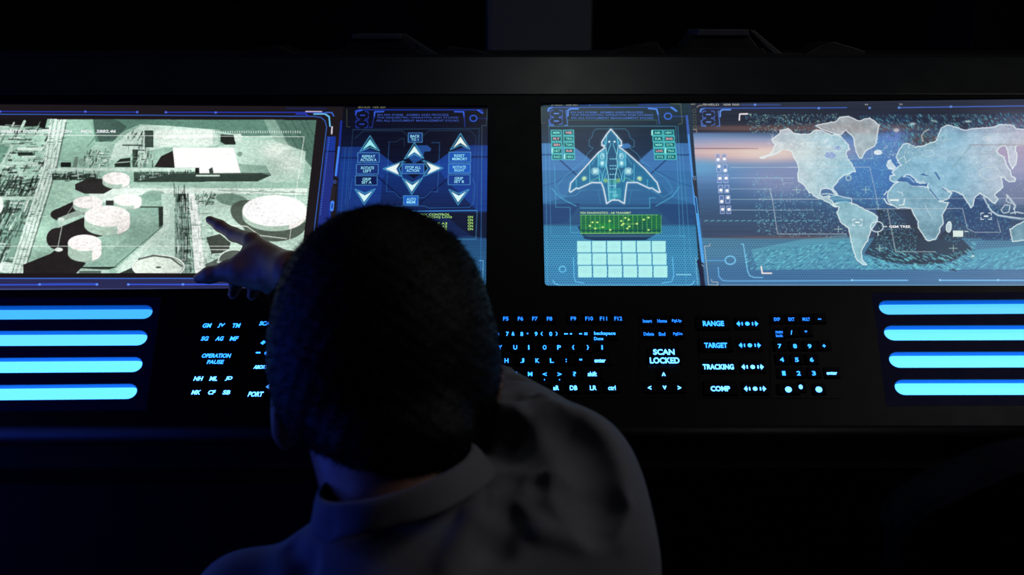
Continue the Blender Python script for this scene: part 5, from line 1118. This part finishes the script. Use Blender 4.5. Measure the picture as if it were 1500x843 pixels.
# trunk and arms below the clothes
B.cap(NB, P(620, 850, .825), .055, .045, .01); B.ell(CH, (.115, .070, .085), VA, .01); B.ell(PEL+Vector((0, 0, .04)), (.12, .08, .09), None, .01); B.cap(CH, PEL, .075, .085, .01)
B.chain([P(620, 850, .825), SHR, ELB, WR], [.025, .030, .032, .0245], .01); B.chain([P(570, 845, .825), SHL, ELL, WRL], [.035, .036, .034, .026], .01)
# pointing right hand
W2 = P(424, 398, 1.24)
mI, mM, mR, mP = P(369, 353, 1.292), P(367, 371, 1.284), P(375, 387, 1.278), P(387, 401, 1.272)
for q, r_ in ((mI, .0105), (mM, .0115), (mR, .0115), (mP, .011)): B.cap(W2, q, .020, r_, .012)
B.cap(P(395, 405, 1.262), P(352, 396, 1.282), .017, .014, .014); B.ell(P(372, 392, 1.27), (.030, .012, .024), VA, .012)
B.chain([mI, P(343, 344, 1.325), P(322, 331, 1.342), P(307, 322, 1.352)], [.0112, .0092, .0078, .0062], .006)
B.chain([mM, P(348, 394, 1.299), P(346, 418, 1.292), P(341, 432, 1.284)], [.0105, .0092, .0082, .0070], .004)
B.chain([mR, P(371, 406, 1.292), P(372, 424, 1.284), P(368.5, 434, 1.277)], [.0105, .0088, .0078, .0066], .004)
B.chain([mP, P(394, 412, 1.28), P(396, 421, 1.272), P(393, 426, 1.265)], [.0095, .008, .007, .006], .003)
B.chain([P(386, 404, 1.262), P(352, 398, 1.272), P(333, 397, 1.278), P(308, 403, 1.285), P(291, 408, 1.29)], [.017, .0145, .0115, .0098, .0074], .010)
# resting left hand
for k in range(4):
    a = WRL+Vector((.03-.018*k, .085+.006*(1.5-abs(k-1.5)), -.012)); B.cap(WRL, a, .02, .0105, .010); B.chain([a, a+Vector((0, .036, -.010)), a+Vector((.002, .055, -.032)), a+Vector((.002, .060, -.048))], [.0098, .0085, .0078, .0065], .004)
B.chain([WRL+Vector((.02, .02, 0)), WRL+Vector((.05, .05, -.012)), WRL+Vector((.062, .085, -.026))], [.014, .011, .0085], .008)
v, f = B.mesh(); body = fast_mesh('body', v, f, M_SKIN, per, IB, 2); del B

# hair cap
H = SDF(np.array(Hc)-.20, np.array(Hc)+.20, .003)
cE1 = P(560, 479, .88); cE2 = P(569, 566, .87); k1m = .88/1450
H.ell(cE1, (158*k1m, .100, 178*k1m), VA, .02); H.ell(cE2, (149*k1m, .080, 128*k1m), VA, .05); H.ell(P(585, 638, .805), (.060, .038, .0325), VA, .02); H.ell(Hd(.0, .055, .052), (.070, .050, .052), VA, .03)
H.ell(Hd(0, .125, -.03), (.085, .055, .075), VA, .012, True)                     # open the face
H.cap(P(424, 640, .88), P(424, 602, .93), .026, .02, .008, True); H.cap(P(395, 660, .9), P(470, 716, .80), .018, .02, .01, True); H.cap(P(735, 620, .90), P(730, 700, .86), .02, .03, .01, True)
H.ell(P(404, 618, .895), (.0245, .06, .029), VA, .006, True)
rs = np.random.RandomState(4)
g = [np.sin(a) for a in ()]
xx, yy, zz = np.meshgrid(*H.ax, indexing='ij', sparse=True)
H.D += (.0007*np.sin(xx*130+2*np.sin(zz*70))*np.sin(yy*120+zz*60)*np.sin(zz*95+xx*40)+.0006*np.sin(xx*310+zz*120)*np.sin(zz*280+yy*200)).astype(np.float32)
v, f = H.mesh(); del H
nh = len(v)
# short strands standing off the cap, part of the same mesh (quads)
tri = v[f]; nrm = np.cross(tri[:, 1]-tri[:, 0], tri[:, 3]-tri[:, 0]); nrm /= np.linalg.norm(nrm, axis=1)[:, None]+1e-12
sel = rs.choice(len(f), 15000); cen = tri[sel].mean(1); nn = nrm[sel]
dirr = nn*.55+rs.normal(0, .3, nn.shape)+np.array([0, -.1, -.35]); dirr /= np.linalg.norm(dirr, axis=1)[:, None]
side = np.cross(dirr, rs.normal(0, 1, nn.shape)); side /= np.linalg.norm(side, axis=1)[:, None]; L = rs.uniform(.0025, .0055, len(sel))[:, None]
sv = np.stack([cen-side*.00035, cen+side*.00035, cen+side*.00008+dirr*L, cen-side*.00008+dirr*L], 1).reshape(-1, 3)
# relax the cap only
def relax(v, f, it):
    for _ in range(it):
        acc = np.zeros_like(v); cnt = np.zeros(len(v))
        for k in range(4):
            for l in (1, 3): np.add.at(acc, f[:, k], v[f[:, (k+l) % 4]]); np.add.at(cnt, f[:, k], 1)
        v = v*.5+.5*acc/np.maximum(cnt, 1)[:, None]
    return v
v = relax(v, f, 1); v2 = np.concatenate([v, sv]); f2 = np.concatenate([f, nh+np.arange(len(sv)).reshape(-1, 4)])
fast_mesh('hair', v2, f2, M_HAIR, per, IB, 0)

# shirt
S = SDF((-.50, .22, .50), (.24, 1.28, 1.20), .0032)
S.ell(CH, (.156, .098, .120), VA, .03); S.cap(CH, PEL+Vector((0, 0, .02)), .115, .125, .06); S.ell(PEL+Vector((0, 0, .05)), (.15, .115, .12), None, .05)
S.cap(P(622, 852, .825), SHR, .052, .062, .025); S.cap(P(562, 844, .825), SHL, .048, .050, .025); S.cap(P(592, 840, .822), CH, .060, .09, .03)
S.cap(SHR, ELB, .064, .051, .02); S.cap(ELB, P(487, 443, 1.18), .049, .038, .012); S.cap(SHL, ELL, .053, .046, .02); S.cap(ELL, WRL-(WRL-ELL)*.08, .045, .035, .012)
S.ell(P(850, 850, .83), (.066, .07, .10), VA, .04)
def fold(pts, r, k, sub=False, out=0.):
    pz = [(p, S.hit(*p)) for p in pts]; pz = [w for w in pz if w[1] < 1.2]; pts = [w[0] for w in pz]; zs = [w[1] for w in pz]; q = [P(p[0], p[1], z-out) for p, z in zip(pts, zs)]; return (q, [r*.5]+[r]*(len(q)-2)+[r*.4], k, sub)
jobs = [fold([(757, 596), (764, 620), (787, 636), (816, 657), (842, 680), (855, 703), (860, 736), (872, 770)], .011, .008, False, -.007),
        fold([(684, 664), (715, 668), (766, 671), (818, 678), (845, 690)], .0095, .008, False, -.007),
        fold([(752, 680), (764, 702), (781, 716), (800, 724)], .008, .007, False, -.007), fold([(782, 682), (799, 702), (808, 735)], .008, .007, False, -.007),
        fold([(700, 600), (735, 590), (790, 588), (830, 600)], .008, .007, False, -.007), fold([(712, 545), (745, 540), (790, 556)], .008, .006, False, -.006), fold([(716, 575), (752, 563), (800, 566), (836, 586)], .007, .006, False, -.006)]
jobs += [fold([(900, 690), (908, 740), (905, 800)], .007, .008, False, -.004), fold([(760, 740), (790, 780), (850, 800)], .007, .010, False, -.003), fold([(700, 712), (690, 760), (650, 830)], .007, .010, False, -.003), fold([(660, 590), (740, 600), (770, 612)], .006, .008, False, -.004)]
for q in jobs: S.chain(q[0], q[1], q[2], q[3])
cuts = [fold([(782, 606), (820, 622), (852, 650), (872, 690), (879, 740), (874, 775)], .021, .014, True, -.002), fold([(700, 640), (735, 642), (775, 650), (805, 662)], .022, .014, True, .004),
        fold([(715, 685), (745, 692), (752, 700)], .010, .010, True, .000), fold([(772, 690), (786, 706), (792, 716)], .009, .008, True, -.001), fold([(820, 700), (838, 715), (842, 750)], .012, .012, True, .002),
        fold([(718, 560), (745, 551), (785, 560)], .008, .008, True, -.001), fold([(716, 590), (750, 577), (795, 578)], .008, .008, True, -.001), fold([(745, 760), (725, 800), (690, 840)], .013, .012, True, .002), fold([(425, 800), (440, 830), (430, 850)], .008, .016, True, .003), fold([(690, 700), (712, 700), (735, 712)], .006, .008, True, .001)]
for q in cuts: S.chain(q[0], q[1], q[2], q[3])
xx, yy, zz = np.meshgrid(*S.ax, indexing='ij', sparse=True)
S.D += (.0016*np.sin(xx*34+zz*22)*np.sin(yy*29+zz*31+xx*14)).astype(np.float32)
v, f = S.mesh(); shirt = fast_mesh('shirt', v, f, M_SHIRT, per, IB, 2); del S
# folded collar
Cc = P(580, 690, .800); Aax = (RT*.970+UP*.26).normalized(); Bax = (-FW*.992-UP*.125+RT*.03).normalized(); Dax = Aax.cross(Bax).normalized()
if Dax.dot(UP) > 0: Dax = -Dax
ringp = [(.0635, -.0, .000), (.0655, .0, -.0035), (.0690, .0, .001), (.0710, .0, .0065), (.0735, .0, .0135), (.0765, .0, .0205)]
vs, fs = [], []; NR = 60
for j in range(NR+1):
    a = R(-158)+R(316)*j/NR                     # 0 = back of the neck
    dirv = Aax*math.sin(a)*1.0+Bax*math.cos(a)
    for k, (r_, _, dn) in enumerate(ringp):
        wob = .0010*math.sin(a*7+k)*(k/5)
        side_ = 1+.06*(k/5)*abs(math.sin(a)); lft = .005*(k/5)*(1 if math.sin(a) < -.6 else 0)
        vs.append(Cc+dirv*(r_*.97*side_+wob)+Dax*(dn*(1+.30*max(0, -math.cos(a)))+lft))
for j in range(NR):
    for k in range(len(ringp)-1): a = j*len(ringp)+k; fs.append((a, a+1, a+1+len(ringp), a+len(ringp)))
col = raw('collar', [v_-BASE for v_ in vs], fs, M_SHIRT, per, True)
mo = col.modifiers.new('thick', 'SOLIDIFY'); mo.thickness = .0018; mo = col.modifiers.new('sub', 'SUBSURF'); mo.levels = 1; mo.render_levels = 1
# trousers and shoes (below the frame)
TR = SDF((-.36, .22, .04), (.24, 1.10, .74), .006)
KL, KR = Vector((-.19, .86, .53)), Vector((.07, .86, .53)); AL, AR = Vector((-.19, .83, .12)), Vector((.07, .83, .12))
TR.ell(PEL, (.165, .13, .11), None, .04)
for hp, kn, an in ((HIPL, KL, AL), (HIPR, KR, AR)): TR.cap(hp, kn, .085, .066, .03); TR.cap(kn, an, .062, .048, .02)
v, f = TR.mesh(); fast_mesh('trousers', v, f, M_TROUSER, per, IB, 2); del TR
for an in (AL, AR):
    sh = SDF((an.x-.08, an.y-.12, -.02), (an.x+.08, an.y+.24, .16), .004)
    sh.cap(an+Vector((0, -.02, -.06)), an+Vector((0, .16, -.082)), .042, .034, .02); sh.cap(an+Vector((0, 0, -.05)), an+Vector((0, 0, .0)), .04, .042, .02)
    zz = sh.ax[2][None, None, :]; sh.D = np.maximum(sh.D, (.001-zz).astype(np.float32)+0*sh.D)
    v, f = sh.mesh(); fast_mesh('shoe', v, f, M_SHOE, per, IB, 1)
# operator's chair (below the frame)
oc = empty('office_chair', Matrix.Translation((-.06, .44, 0))); tag(oc, 'dark swivel stool carrying the seated person in the grey shirt', 'chair')
box('seat', (-.21, .21, -.2, .2, .385, .452), M_CHAIR, oc, bev=.02); chair_base(oc, 0, 0)
